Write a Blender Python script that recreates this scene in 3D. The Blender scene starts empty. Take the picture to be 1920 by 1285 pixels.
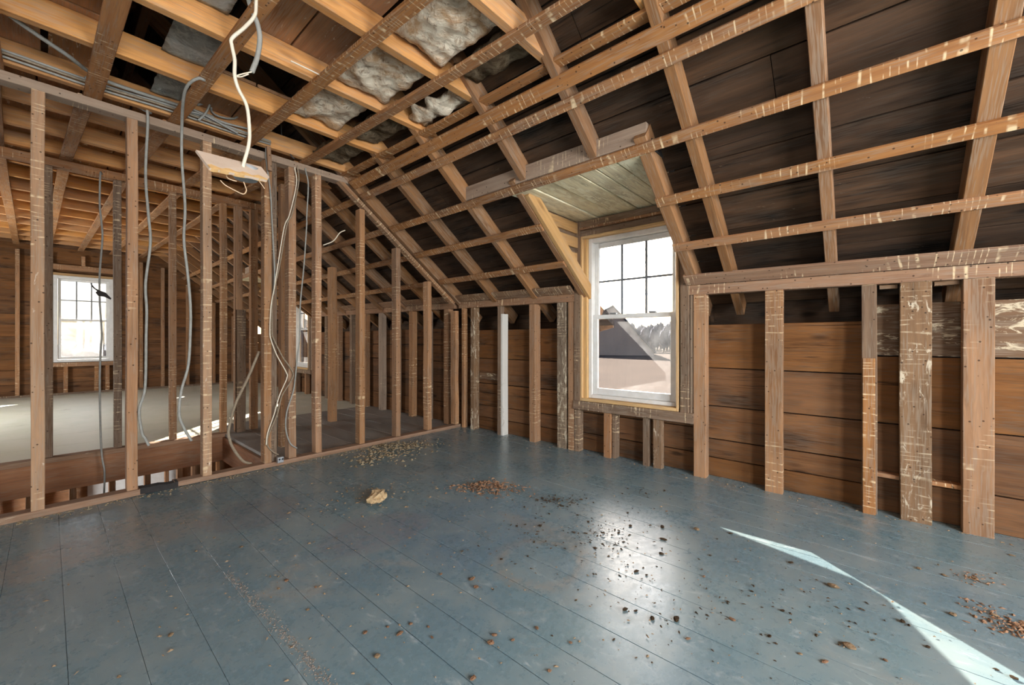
import bpy, bmesh, math, random
from mathutils import Vector, Matrix, noise

random.seed(7)
SC = bpy.context.scene
COL = SC.collection
R = math.radians

# ------------------------------------------------------------------ camera
CAMZ = 1.067
YAW = math.atan(664 / 760.0)            # angle between the view axis and world +X
cam_d = bpy.data.cameras.new('camera')
cam_d.sensor_width = 36.0
cam_d.lens = 760 / 1920 * 36.0
cam_d.shift_y = -4.5 / 1920
cam_d.clip_start = 0.02
cam_d.clip_end = 2000
cam = bpy.data.objects.new('camera', cam_d)
cam.location = (0, 0, CAMZ)
cam.rotation_euler = (R(90), 0, YAW - R(90))
COL.objects.link(cam)
SC.camera = cam

# ------------------------------------------------------------------ sky, sun, exposure
SC.view_settings.view_transform = 'Standard'
SC.view_settings.look = 'None'
SC.view_settings.gamma = 1.0
SC.view_settings.use_curve_mapping = False
SC.view_settings.exposure = 0.0
SC.cycles.max_bounces = 7
SC.cycles.diffuse_bounces = 4
SC.cycles.use_adaptive_sampling = True
SC.cycles.adaptive_threshold = 0.1
SC.cycles.adaptive_min_samples = 12
SC.cycles.use_light_tree = False
SC.cycles.glossy_bounces = 2
SC.cycles.transmission_bounces = 8
SC.cycles.transparent_max_bounces = 12
SC.cycles.sample_clamp_indirect = 6.0
SC.cycles.caustics_reflective = False
SC.cycles.caustics_refractive = False

SUN_DIR = Vector((-0.88, -1.03, -0.61)).normalized()     # the way the sunlight travels

world = bpy.data.worlds.new('world')
SC.world = world
world.use_nodes = True
wn = world.node_tree
wn.nodes.clear()
w_out = wn.nodes.new('ShaderNodeOutputWorld')
w_bg = wn.nodes.new('ShaderNodeBackground')
w_sky = wn.nodes.new('ShaderNodeTexSky')
w_sky.sky_type = 'NISHITA'
w_sky.sun_disc = False
w_sky.sun_elevation = math.asin(-SUN_DIR.z)
w_sky.sun_rotation = math.atan2(-SUN_DIR.x, -SUN_DIR.y)
w_sky.air_density = 1.0
w_sky.dust_density = 4.0
w_sky.ozone_density = 1.0
w_bg.inputs['Strength'].default_value = 1.0
wn.links.new(w_sky.outputs[0], w_bg.inputs[0])
wn.links.new(w_bg.outputs[0], w_out.inputs[0])

sun_d = bpy.data.lights.new('sun', 'SUN')
sun_d.energy = 250.0
sun_d.angle = R(0.3)
sun_d.color = (1.0, 0.91, 0.78)
sun = bpy.data.objects.new('sun', sun_d)
sun.rotation_euler = SUN_DIR.to_track_quat('-Z', 'Y').to_euler()
sun.location = (20, 24, 14)
COL.objects.link(sun)


def fill_light(name, loc, aim, sx, sy, power, col=(0.95, 0.98, 1.0)):
    """added area fill lamp, standing in for daylight from unseen windows"""
    d = bpy.data.lights.new(name, 'AREA')
    d.shape = 'RECTANGLE'
    d.size, d.size_y = sx, sy
    d.energy = power
    d.color = col
    o = bpy.data.objects.new(name, d)
    o.location = loc
    o.rotation_euler = Vector(aim).to_track_quat('-Z', 'Z').to_euler()
    COL.objects.link(o)
    return o


fill_light('fill_back', (-0.35, -2.93, 1.35), (0, 1, 0.0), 1.0, 1.5, 185)  # pair of added fill lamps behind the camera
fill_light('fill_back', (1.35, -2.93, 1.35), (0, 1, 0.0), 1.0, 1.5, 185)
fill_light('fill_opposite_side', (-2.30, -0.3, 1.35), (1, 0, 0), 1.0, 1.4, 60)  # added fill lamps on the unseen side, no dormer is built there
fill_light('fill_opposite_side', (-2.30, 8.6, 1.35), (1, 0, 0), 1.0, 1.4, 170)
fill_light('fill_lower_storey', (-2.2, 7.4, -1.2), (1, 0.3, 0), 1.0, 1.2, 160)  # added fill lamp to brighten the storey below, no window there

# ------------------------------------------------------------------ constants of the place
XW = 3.335            # room face of the knee wall studs
XP = 3.44             # room face of the boards on the outer wall
YP = 3.752            # room face of the partition
YH = 5.52             # room face of the second partition
YF = 11.80            # far gable wall
YB = -3.0             # back gable wall
S = 0.763             # roof pitch
SL = math.hypot(1, S)
CC = 1.467 + S * XW   # underside of the slope strips: z = CC - S x
XR = 0.48             # ridge
XE = 3.62             # eave
NV = Vector((S, 0, 1)) / SL          # outward roof normal
DV = Vector((1, 0, -S)) / SL         # down the slope


def zs(x, off=0.0):
    return CC - S * x + off * SL


def zc(y):
    """underside of the flat ceiling's strips"""
    if y < YP:
        return 2.63
    if y < 5.6:
        return 2.63 + 0.047 * (y - YP)
    return 2.63 + 0.047 * (5.6 - YP) + 0.020 * (y - 5.6)


def ray(u, v):
    a = (u - 960.0) / 760.0
    b = (638.0 - v) / 760.0
    return Vector((math.cos(YAW) + a * math.sin(YAW), math.sin(YAW) - a * math.cos(YAW), b))


CAM = Vector((0, 0, CAMZ))


def at_y(u, v, y):
    q = ray(u, v)
    return CAM + q * (y / q.y)


def at_z(u, v, z=0.0):
    q = ray(u, v)
    return CAM + q * ((z - CAMZ) / q.z)


# ------------------------------------------------------------------ materials
def lin(c):
    out = []
    for k in c[:3]:
        k = k / 255.0
        out.append(k / 12.92 if k <= 0.04045 else ((k + 0.055) / 1.055) ** 2.4)
    return (*out, 1.0)


class NT:
    def __init__(s, name):
        s.m = bpy.data.materials.new(name)
        s.m.use_nodes = True
        s.t = s.m.node_tree
        s.t.nodes.clear()
        s.out = s.t.nodes.new('ShaderNodeOutputMaterial')

    def n(s, kind, **kw):
        nd = s.t.nodes.new('ShaderNode' + kind)
        for k, v in kw.items():
            setattr(nd, k, v)
        return nd

    def link(s, a, b):
        s.t.links.new(a, b)

    def val(s, sock, x):
        if hasattr(x, 'is_output') or isinstance(x, bpy.types.NodeSocket):
            s.link(x, sock)
        else:
            sock.default_value = x

    def math(s, op, a, b=0.0, c=None, clamp=False):
        nd = s.n('Math', operation=op, use_clamp=clamp)
        s.val(nd.inputs[0], a)
        s.val(nd.inputs[1], b)
        if c is not None:
            s.val(nd.inputs[2], c)
        return nd.outputs[0]

    def mix(s, f, a, b):
        nd = s.n('Mix', data_type='RGBA')
        s.val(nd.inputs[0], f)
        s.val(nd.inputs[6], a)
        s.val(nd.inputs[7], b)
        return nd.outputs[2]

    def ramp(s, f, lo, hi):
        nd = s.n('MapRange')
        nd.clamp = True
        s.val(nd.inputs[0], f)
        nd.inputs[1].default_value = lo
        nd.inputs[2].default_value = hi
        return nd.outputs[0]

    def noise(s, vec, scale, detail=4.0, rough=0.55, dist=0.0):
        nd = s.n('TexNoise')
        s.link(vec, nd.inputs['Vector'])
        nd.inputs['Scale'].default_value = scale
        nd.inputs['Detail'].default_value = detail
        nd.inputs['Roughness'].default_value = rough
        nd.inputs['Distortion'].default_value = dist
        return nd.outputs[0]

    def mapping(s, vec, scale):
        nd = s.n('Mapping')
        s.link(vec, nd.inputs[0])
        nd.inputs[3].default_value = scale
        return nd.outputs[0]

    def coords(s, rnd=True):
        """object coordinates, shifted by a per-object random amount"""
        tc = s.n('TexCoord')
        if not rnd:
            return tc.outputs['Object'], None
        oi = s.n('ObjectInfo')
        sh = s.n('VectorMath', operation='SCALE')
        sh.inputs[0].default_value = (37.0, 19.0, 53.0)
        s.link(oi.outputs['Random'], sh.inputs[3])
        ad = s.n('VectorMath', operation='ADD')
        s.link(tc.outputs['Object'], ad.inputs[0])
        s.link(sh.outputs[0], ad.inputs[1])
        return ad.outputs[0], oi.outputs['Random']

    def bsdf(s, color, rough=0.8, spec=0.3, bump=None, bump_s=0.3, dist=0.004, metal=0.0):
        b = s.n('BsdfPrincipled')
        s.val(b.inputs['Base Color'], color)
        s.val(b.inputs['Roughness'], rough)
        b.inputs['Metallic'].default_value = metal
        b.inputs['Specular IOR Level'].default_value = spec
        if bump is not None:
            bp = s.n('Bump')
            bp.inputs['Strength'].default_value = bump_s
            bp.inputs['Distance'].default_value = dist
            s.link(bump, bp.inputs['Height'])
            s.link(bp.outputs[0], b.inputs['Normal'])
        s.link(b.outputs[0], s.out.inputs[0])
        return b


def wood(name, a, b, dark, dark_amt=0.5, lath=0.0, knots=0.25, rough=0.85, var=0.35, paint=None, paint_amt=0.0,
         lath_col=(222, 196, 156), streak=(1.2, 26, 26), streaks=0.35, chalk=0.22):
    """old timber: grain along the piece, stains, knots, marks left by plaster lath, flaking paint"""
    t = NT(name)
    v, rnd = t.coords()
    g = t.noise(t.mapping(v, streak), 1.0, 4, 0.6, 0.4)
    fine = t.noise(t.mapping(v, (8, 160, 160)), 1.0, 1, 0.6)
    blot = t.noise(t.mapping(v, (1.6, 5, 5)), 1.0, 3, 0.6)
    col = t.mix(t.ramp(g, 0.3, 0.7), lin(a), lin(b))
    col = t.mix(t.math('MULTIPLY', t.ramp(fine, 0.45, 0.75), 0.42), col, lin(dark))
    st = t.ramp(blot, 0.50, 0.72)
    col = t.mix(t.math('MULTIPLY', st, dark_amt), col, lin(dark))
    if streaks:
        sn = t.noise(t.mapping(v, (1.3, 34, 34)), 1.0, 4, 0.7, 0.8)
        sm = t.noise(t.mapping(v, (2.5, 6, 6)), 1.0, 2)
        col = t.mix(t.math('MULTIPLY', t.math('MULTIPLY', t.ramp(sn, 0.54, 0.64), t.ramp(sm, 0.42, 0.6)), streaks), col, lin(dark))
    ck = t.ramp(t.math('MULTIPLY', fine, t.math('ADD', blot, 0.5)), 0.50, 0.66)
    col = t.mix(t.math('MULTIPLY', ck, chalk), col, lin((196, 178, 156)))
    if knots:
        vo = t.n('TexVoronoi')
        t.link(t.mapping(v, (2.2, 7, 7)), vo.inputs['Vector'])
        vo.inputs['Scale'].default_value = 1.0
        kn = t.ramp(vo.outputs['Distance'], 0.16, 0.06)
        col = t.mix(t.math('MULTIPLY', kn, knots), col, lin(dark))
    if paint is not None:
        pn = t.noise(t.mapping(v, (9, 26, 26)), 1.0, 4, 0.7, 0.6)
        big = t.noise(t.mapping(v, (1.5, 3, 3)), 1.0, 1)
        pm = t.ramp(t.math('ADD', pn, t.math('MULTIPLY', big, 0.35)), 0.98 - paint_amt, 1.05 - paint_amt)
        col = t.mix(pm, col, lin(paint))
    if lath > 0:
        sp = t.n('SeparateXYZ')
        t.link(v, sp.inputs[0])
        wob = t.noise(t.mapping(v, (6, 0.5, 0.5)), 1.0, 2)
        ph = t.math('FRACT', t.math('ADD', t.math('MULTIPLY', sp.outputs[0], 26.0), t.math('MULTIPLY', wob, 7.0)))
        ln = t.ramp(t.math('ABSOLUTE', t.math('SUBTRACT', ph, 0.5)), 0.11, 0.04)
        mk = t.noise(t.mapping(v, (1.9, 3, 3)), 1.0, 1)
        mk2 = t.noise(t.mapping(v, (19, 30, 30)), 1.0, 1)
        msk = t.math('MULTIPLY', t.ramp(mk, 0.62 - lath * 0.22, 0.68 - lath * 0.2), t.ramp(mk2, 0.40, 0.60))
        col = t.mix(t.math('MULTIPLY', t.math('MULTIPLY', ln, msk), 0.85), col, lin(lath_col))
        nv = t.n('TexVoronoi')
        t.link(v, nv.inputs['Vector'])
        nv.inputs['Scale'].default_value = 26.0
        nh = t.ramp(nv.outputs['Distance'], 0.15, 0.10)
        col = t.mix(t.math('MULTIPLY', nh, 0.75), col, lin((40, 26, 16)))
    hsv = t.n('HueSaturation')
    t.link(col, hsv.inputs['Color'])
    t.link(t.math('ADD', t.math('MULTIPLY', rnd, var), 1.0 - var / 2), hsv.inputs['Value'])
    rs = t.math('FRACT', t.math('MULTIPLY', rnd, 7.31))
    t.link(t.math('ADD', t.math('MULTIPLY', rs, 0.10), 0.94), hsv.inputs['Saturation'])
    h = t.math('ADD', g, t.math('MULTIPLY', fine, 0.5))
    t.bsdf(hsv.outputs[0], rough, 0.2, h, 0.35, 0.003)
    return t.m


M = {}
M['stud'] = wood('stud_wood', (178, 134, 97), (150, 108, 74), (98, 68, 46), 0.6, lath=0.6, var=0.30)
M['joist'] = wood('joist_wood', (214, 158, 98), (192, 132, 76), (124, 80, 46), 0.5, knots=0.45, var=0.22, streaks=0.45)
M['strip'] = wood('strip_wood', (172, 122, 78), (146, 98, 60), (84, 54, 34), 0.65, lath=0.95, var=0.18)
M['strip_shaded'] = wood('shaded_strip_wood', (150, 114, 82), (120, 88, 62), (74, 52, 36), 0.5, lath=1.2, var=0.2)  # shade on the plate left of the dormer, put into a darker wood
M['rafter'] = wood('rafter_wood', (156, 112, 73), (128, 89, 56), (84, 59, 40), 0.65, var=0.30)
M['roof_board'] = wood('roof_board_wood', (88, 64, 45), (56, 41, 29), (20, 16, 12), 1.0, knots=0.7, var=0.6,
                       paint=(116, 102, 84), paint_amt=0.09, streak=(1.0, 14, 14), streaks=0.8, chalk=0.04)
M['wall_board'] = wood('wall_board_wood', (130, 89, 54), (105, 69, 40), (42, 28, 18), 0.85, knots=0.7, var=0.30,
                       streak=(0.9, 14, 14), streaks=0.75, chalk=0.07)
M['wall_board_flaked'] = wood('flaked_wall_board_wood', (128, 98, 72), (104, 78, 56), (58, 42, 30), 0.5, var=0.2,
                              paint=(200, 182, 152), paint_amt=0.24)
M['plate'] = wood('plate_wood', (158, 122, 94), (134, 100, 76), (84, 60, 46), 0.5, lath=0.6, var=0.15)
M['plate_grey'] = wood('grey_plate_wood', (170, 146, 124), (146, 122, 102), (98, 78, 64), 0.5, lath=0.4, var=0.12)
M['weathered'] = wood('weathered_wood', (138, 112, 90), (110, 88, 70), (68, 52, 42), 0.5, lath=0.3, var=0.2)
M['flaked'] = wood('flaked_stud_wood', (140, 108, 80), (114, 88, 64), (70, 52, 38), 0.4, var=0.1,
                   paint=(196, 180, 156), paint_amt=0.24, lath=0.35, lath_col=(186, 166, 138))
M['white_stud'] = wood('white_painted_wood', (196, 186, 172), (182, 172, 158), (140, 128, 112), 0.3, knots=0.1, var=0.05,
                       paint=(214, 208, 198), paint_amt=0.5)
M['mottled'] = wood('mottled_stud_wood', (150, 128, 104), (122, 100, 78), (74, 58, 44), 0.6, var=0.1,
                    paint=(188, 172, 146), paint_amt=0.24, lath=0.3)
M['stud_worn'] = wood('worn_stud_wood', (188, 150, 116), (162, 124, 92), (108, 78, 56), 0.4, lath=0.8, var=0.1,
                      paint=(216, 200, 178), paint_amt=0.16)
M['new_wood'] = wood('new_lumber', (194, 154, 104), (172, 132, 84), (124, 90, 56), 0.3, knots=0.6, var=0.12, rough=0.7)
M['jamb'] = wood('pine_jamb', (220, 182, 128), (202, 160, 106), (136, 98, 58), 0.35, var=0.12, rough=0.65)
M['whitewash'] = wood('whitewashed_board', (238, 226, 188), (220, 206, 166), (128, 112, 82), 0.45, knots=0.4, var=0.16,
                      paint=(230, 222, 190), paint_amt=0.3, streak=(1.0, 20, 20))
M['beam'] = wood('beam_wood', (168, 118, 82), (146, 98, 66), (90, 58, 38), 0.5, var=0.1)
M['sole'] = wood('sole_plate_wood', (166, 130, 104), (138, 106, 82), (90, 68, 52), 0.5, var=0.15, paint=(196, 176, 150), paint_amt=0.12)
M['attic_board'] = wood('attic_board_wood', (188, 138, 96), (160, 112, 74), (96, 64, 42), 0.5, knots=0.4, var=0.4,
                        paint=(222, 206, 180), paint_amt=0.16)
M['lower'] = wood('lower_storey_wood', (160, 114, 78), (130, 90, 58), (66, 44, 28), 0.5, var=0.3)


def painted_floor(name, c1, c2, c3, dirt, scuff, rough_lo, rough_hi, wear_amt, stains=()):
    t = NT(name)
    tc = t.n('TexCoord')
    geo = t.n('NewGeometry')
    v = geo.outputs['Position']
    ov, rnd = t.coords()
    big = t.noise(v, 0.9, 5, 0.55, 0.4)
    mid = t.noise(v, 3.2, 6, 0.65, 0.6)
    fine = t.noise(v, 26.0, 6, 0.7)
    strk = t.noise(t.mapping(ov, (3, 40, 40)), 1.0, 5, 0.65)
    col = t.mix(t.ramp(big, 0.35, 0.65), lin(c1), lin(c2))
    col = t.mix(t.math('MULTIPLY', t.ramp(mid, 0.45, 0.65), 0.75), col, lin(c3))
    col = t.mix(t.math('MULTIPLY', t.ramp(strk, 0.55, 0.8), 0.35), col, lin(c1))
    w = t.noise(v, 1.7, 8, 0.72, 0.9)
    col = t.mix(t.math('MULTIPLY', t.ramp(w, 0.58, 0.70), wear_amt), col, lin(dirt))
    sc = t.noise(t.mapping(v, (14, 5, 5)), 1.0, 8, 0.75, 1.5)
    col = t.mix(t.math('MULTIPLY', t.ramp(sc, 0.57, 0.70), 0.6), col, lin(scuff))
    sp = t.n('TexVoronoi')
    t.link(v, sp.inputs['Vector'])
    sp.inputs['Scale'].default_value = 17.0
    spk = t.math('MULTIPLY', t.ramp(sp.outputs['Distance'], 0.10, 0.06), t.ramp(fine, 0.48, 0.6))
    col = t.mix(t.math('MULTIPLY', spk, 0.6), col, lin(scuff))
    for (cx, cy, rx, ry, inner, c, amt) in stains:
        sb = t.n('VectorMath', operation='SUBTRACT')
        t.link(v, sb.inputs[0])
        sb.inputs[1].default_value = (cx, cy, 0)
        ml = t.n('VectorMath', operation='MULTIPLY')
        t.link(sb.outputs[0], ml.inputs[0])
        ml.inputs[1].default_value = (1 / rx, 1 / ry, 0)
        ln_ = t.n('VectorMath', operation='LENGTH')
        t.link(ml.outputs[0], ln_.inputs[0])
        dd = t.math('ADD', ln_.outputs['Value'], t.math('MULTIPLY', t.math('SUBTRACT', w, 0.5), 1.3))
        mk = t.ramp(dd, 1.08, 0.85)
        if inner:
            mk = t.math('MULTIPLY', mk, t.ramp(dd, inner - 0.1, inner + 0.1))
        mk = t.math('MULTIPLY', mk, t.ramp(fine, 0.3, 0.6))
        col = t.mix(t.math('MULTIPLY', mk, amt), col, lin(c))
    rg = t.n('MapRange')
    t.link(t.math('ADD', t.math('MULTIPLY', fine, 0.6), t.math('MULTIPLY', mid, 0.4)), rg.inputs[0])
    rg.inputs[1].default_value = 0.3
    rg.inputs[2].default_value = 0.7
    rg.inputs[3].default_value = rough_lo
    rg.inputs[4].default_value = rough_hi
    h = t.math('ADD', t.math('MULTIPLY', mid, 0.6), t.math('MULTIPLY', fine, 0.4))
    t.bsdf(col, rg.outputs[0], 0.8, h, 0.22, 0.004)
    return t.m


STAINS = [(*at_z(250, 1000).xy, 0.34, 0.30, 0, (150, 142, 134), 0.6), (*at_z(90, 1055).xy, 0.20, 0.20, 0, (146, 138, 132), 0.55),
          (*at_z(1010, 1050).xy, 0.24, 0.24, 0.72, (150, 138, 122), 0.55), (*at_z(880, 990).xy, 0.45, 0.40, 0, (92, 112, 130), 0.4),
          (*at_z(1010, 990).xy, 0.07, 0.30, 0, (146, 136, 124), 0.4), (*at_z(700, 1000).xy, 0.30, 0.22, 0, (128, 122, 126), 0.5),
          (*at_z(480, 960).xy, 0.30, 0.25, 0, (106, 104, 110), 0.5)]
M['blue_floor'] = painted_floor('blue_floor_paint', (106, 128, 137), (114, 137, 142), (134, 146, 146), (164, 155, 143),
                                (196, 202, 202), 0.17, 0.42, 0.6, STAINS)
M['pale_floor'] = painted_floor('pale_floor_paint', (216, 214, 192), (206, 206, 186), (222, 218, 202), (150, 140, 118),
                                (214, 214, 204), 0.35, 0.6, 0.5)
M['landing'] = painted_floor('landing_floor_paint', (146, 140, 132), (134, 130, 124), (158, 150, 140), (122, 108, 94),
                             (140, 132, 122), 0.45, 0.7, 0.6)


def plain(name, c, rough=0.6, spec=0.4, metal=0.0, nz=0.0, nscale=40.0, c2=None, bump=0.0):
    t = NT(name)
    v, rnd = t.coords()
    f = t.noise(v, nscale, 5, 0.6)
    col = t.mix(t.math('MULTIPLY', t.ramp(f, 0.4, 0.7), nz), lin(c), lin(c2 or c))
    t.bsdf(col, rough, spec, f if bump else None, bump, 0.004, metal)
    return t.m


M['white_paint'] = plain('white_window_paint', (224, 222, 218), 0.45, 0.4, nz=0.4, nscale=14, c2=(196, 190, 178))
M['muntin'] = plain('muntin_grey', (104, 108, 114), 0.5)
M['grey_cable'] = plain('grey_cable_sheath', (156, 154, 146), 0.6, 0.25, nz=0.5, nscale=30, c2=(122, 118, 110))
M['old_cable'] = plain('old_cloth_cable', (150, 134, 112), 0.8, nz=0.6, nscale=60, c2=(110, 94, 76))
M['dark_cable'] = plain('dark_cable_sheath', (66, 62, 58), 0.7, nz=0.4, c2=(90, 84, 76))
M['white_cable'] = plain('white_cable_sheath', (226, 214, 192), 0.5, nz=0.4, nscale=30, c2=(204, 190, 166))
M['drywall_paper'] = plain('drywall_paper', (206, 184, 164), 0.9, 0.1, nz=0.5, nscale=12, c2=(186, 160, 138), bump=0.2)
M['plaster'] = plain('plaster_core', (216, 176, 120), 0.95, 0.05, nz=0.6, nscale=30, c2=(190, 146, 96), bump=0.4)
M['steel'] = plain('galvanised_steel', (176, 178, 180), 0.4, 0.5, 0.7, nz=0.4, c2=(140, 142, 144))
M['box_grey'] = plain('grey_box_enamel', (176, 180, 182), 0.6, 0.3, nz=0.4, c2=(150, 152, 152))
M['copper_wire'] = plain('bare_wire', (206, 176, 140), 0.4, 0.5)
M['dark_scrap'] = plain('dark_scrap', (52, 48, 46), 0.9, nz=0.5, c2=(34, 30, 28))
M['crumb_dark'] = plain('dark_crumb', (74, 58, 42), 0.95, 0.1, nz=0.8, c2=(46, 36, 26), bump=0.6)
M['crumb_tan'] = plain('tan_crumb', (150, 126, 98), 0.95, 0.1, nz=0.8, nscale=60, c2=(116, 92, 68), bump=0.6)
M['dirt'] = plain('floor_dirt', (138, 126, 114), 0.95, 0.1, nz=0.8, nscale=60, c2=(118, 106, 96))
M['crumb_red'] = plain('red_crumb', (146, 112, 86), 0.95, 0.1, nz=0.8, nscale=60, c2=(112, 80, 58), bump=0.6)
M['crumb_straw'] = plain('straw_crumb', (158, 140, 112), 0.95, 0.1, nz=0.8, nscale=60, c2=(116, 98, 74), bump=0.6)
M['lump'] = plain('plaster_lump', (196, 168, 128), 0.95, 0.05, nz=0.6, nscale=30, c2=(158, 128, 92), bump=0.4)


def batt_mat(name, a, b, c):
    t = NT(name)
    v, rnd = t.coords()
    n1 = t.noise(v, 5.0, 8, 0.7, 1.2)
    n2 = t.noise(v, 16.0, 6, 0.7, 1.0)
    col = t.mix(t.ramp(n1, 0.42, 0.6), lin(a), lin(b))
    col = t.mix(t.math('MULTIPLY', t.ramp(n2, 0.52, 0.68), 0.8), col, lin(c))
    t.bsdf(col, 0.95, 0.05, t.math('ADD', n1, n2), 0.8, 0.02)
    return t.m


M['batt'] = batt_mat('dirty_batt', (236, 222, 198), (192, 154, 116), (128, 92, 64))
M['batt_dark'] = batt_mat('dark_dirty_batt', (130, 114, 92), (82, 66, 48), (50, 38, 28))
M['felt'] = batt_mat('grey_felt', (186, 186, 178), (144, 144, 136), (208, 204, 190))


def glass_mat(name, dust, tint=(0.96, 0.97, 0.98), dust_col=(225, 228, 232)):
    t = NT(name)
    v, rnd = t.coords()
    tr = t.n('BsdfTransparent')
    tr.inputs[0].default_value = (*tint, 1)
    gl = t.n('BsdfGlossy')
    gl.inputs['Roughness'].default_value = 0.02
    fr = t.n('Fresnel')
    fr.inputs[0].default_value = 1.45
    m1 = t.n('MixShader')
    t.link(t.math('MULTIPLY', fr.outputs[0], 0.9), m1.inputs[0])
    t.link(tr.outputs[0], m1.inputs[1])
    t.link(gl.outputs[0], m1.inputs[2])
    tl = t.n('BsdfTranslucent')
    tl.inputs[0].default_value = lin(dust_col)
    df = t.n('BsdfDiffuse')
    df.inputs[0].default_value = lin(dust_col)
    m0 = t.n('MixShader')
    m0.inputs[0].default_value = 0.3
    t.link(tl.outputs[0], m0.inputs[1])
    t.link(df.outputs[0], m0.inputs[2])
    nz = t.noise(v, 4.0, 5, 0.6, 0.5)
    m2 = t.n('MixShader')
    t.link(t.math('MULTIPLY', t.ramp(nz, 0.2, 0.8), dust), m2.inputs[0])
    t.link(m1.outputs[0], m2.inputs[1])
    t.link(m0.outputs[0], m2.inputs[2])
    t.link(m2.outputs[0], t.out.inputs[0])
    return t.m


M['glass'] = glass_mat('window_glass', 0.025, (0.93, 0.95, 0.97))
M['dusty_dimmed_glass'] = glass_mat('dusty_dimmed_window_glass', 0.05, (0.17, 0.19, 0.23))  # dark tint dims the bright sky behind, the dust itself is slight

M['grass'] = plain('dry_grass', (39, 35, 33), 0.95, 0.0, nz=0.7, nscale=0.15, c2=(33, 30, 29))
M['shingle'] = plain('weathered_shingle', (62, 58, 56), 0.95, 0.0, nz=0.5, nscale=6, c2=(48, 46, 44))
M['barn_wall'] = plain('barn_boards', (112, 92, 80), 0.95, 0.0, nz=0.4, nscale=1.0, c2=(100, 84, 74))
M['barn_roof'] = plain('barn_roof', (44, 41, 44), 0.95, 0.0, nz=0.4, nscale=1.0, c2=(50, 48, 54))
M['treeline'] = plain('far_woods', (50, 51, 57), 1.0, 0.0, nz=0.8, nscale=0.5, c2=(42, 43, 48))
M['bark'] = plain('tree_bark', (84, 72, 60), 0.95, 0.05, nz=0.8, nscale=8, c2=(56, 48, 40), bump=0.8)


# ------------------------------------------------------------------ object helpers
def link(name, me, mat=None, parent=None, mw=None):
    o = bpy.data.objects.new(name, me)
    COL.objects.link(o)
    if mat is not None and me is not None:
        me.materials.append(mat)
    if mw is not None:
        o.matrix_world = mw
    if parent is not None:
        o.parent = parent
        o.matrix_parent_inverse = parent.matrix_basis.inverted()
    return o


def empty(name, loc=(0, 0, 0)):
    o = bpy.data.objects.new(name, None)
    o.empty_display_size = 0.1
    o.matrix_basis = Matrix.Translation(Vector(loc))
    COL.objects.link(o)
    return o


def tag(o, label, cat, group=None, kind=None):
    o['label'] = label
    o['category'] = cat
    if group:
        o['group'] = group
    if kind:
        o['kind'] = kind
    return o


def structure(name, label, cat, loc=(0, 0, 0)):
    return tag(empty(name, loc), label, cat, kind='structure')


def lumber_mesh(L, w, h, wob=0.0015, bev=0.003, n=None):
    """a sawn stick along local +X, w across local Y, h across local Z, slightly uneven"""
    n = n if n is not None else max(1, min(5, int(L / 0.55)))
    bev = min(bev, w * 0.2, h * 0.2)
    pts = [(-w / 2 + bev, -h / 2), (w / 2 - bev, -h / 2), (w / 2, -h / 2 + bev), (w / 2, h / 2 - bev),
           (w / 2 - bev, h / 2), (-w / 2 + bev, h / 2), (-w / 2, h / 2 - bev), (-w / 2, -h / 2 + bev)]
    V, F = [], []
    for i in range(n + 1):
        dy = random.uniform(-wob, wob)
        dz = random.uniform(-wob, wob)
        k = 1 + random.uniform(-wob, wob) * 4
        for y, z in pts:
            V.append((L * i / n, y * k + dy, z * k + dz))
    for i in range(n):
        for j in range(8):
            a = i * 8 + j
            b = i * 8 + (j + 1) % 8
            F.append((a, b, b + 8, a + 8))
    F.append(tuple(range(7, -1, -1)))
    F.append(tuple(n * 8 + j for j in range(8)))
    me = bpy.data.meshes.new('lumber')
    me.from_pydata(V, [], F)
    me.update()
    return me


def stick(name, parent, mat, p0, p1, w, h, up=(0, 0, 1), **kw):
    """lumber from p0 to p1 (centre line); h is measured along 'up', w across it"""
    p0, p1 = Vector(p0), Vector(p1)
    ax = (p1 - p0).normalized()
    upv = Vector(up)
    upv = (upv - ax * upv.dot(ax)).normalized()
    sd = upv.cross(ax)
    me = lumber_mesh((p1 - p0).length, w, h, **kw)
    mw = Matrix((ax, sd, upv)).transposed().to_4x4()
    mw.translation = p0
    return link(name, me, M[mat], parent, mw)


def bx(name, parent, mat, x0, x1, y0, y1, z0, z1, **kw):
    dx, dy, dz = x1 - x0, y1 - y0, z1 - z0
    xc, yc, zc_ = (x0 + x1) / 2, (y0 + y1) / 2, (z0 + z1) / 2
    if dx >= dy and dx >= dz:
        return stick(name, parent, mat, (x0, yc, zc_), (x1, yc, zc_), dy, dz, (0, 0, 1), **kw)
    if dy >= dz:
        return stick(name, parent, mat, (xc, y0, zc_), (xc, y1, zc_), dx, dz, (0, 0, 1), **kw)
    return stick(name, parent, mat, (xc, yc, z0), (xc, yc, z1), dx, dy, (0, 1, 0), **kw)


def prism(name, parent, mat, pts, ext):
    """polygon pts (3-D, planar) extruded by the vector ext"""
    n = len(pts)
    e = Vector(ext)
    V = [Vector(p) for p in pts] + [Vector(p) + e for p in pts]
    F = [tuple(range(n)), tuple(range(2 * n - 1, n - 1, -1))]
    for i in range(n):
        j = (i + 1) % n
        F.append((i, i + n, j + n, j))
    me = bpy.data.meshes.new(name)
    me.from_pydata([tuple(v) for v in V], [], F)
    bm = bmesh.new()
    bm.from_mesh(me)
    bmesh.ops.recalc_face_normals(bm, faces=bm.faces)
    bm.to_mesh(me)
    bm.free()
    return link(name, me, M[mat] if mat else None, parent)


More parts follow.
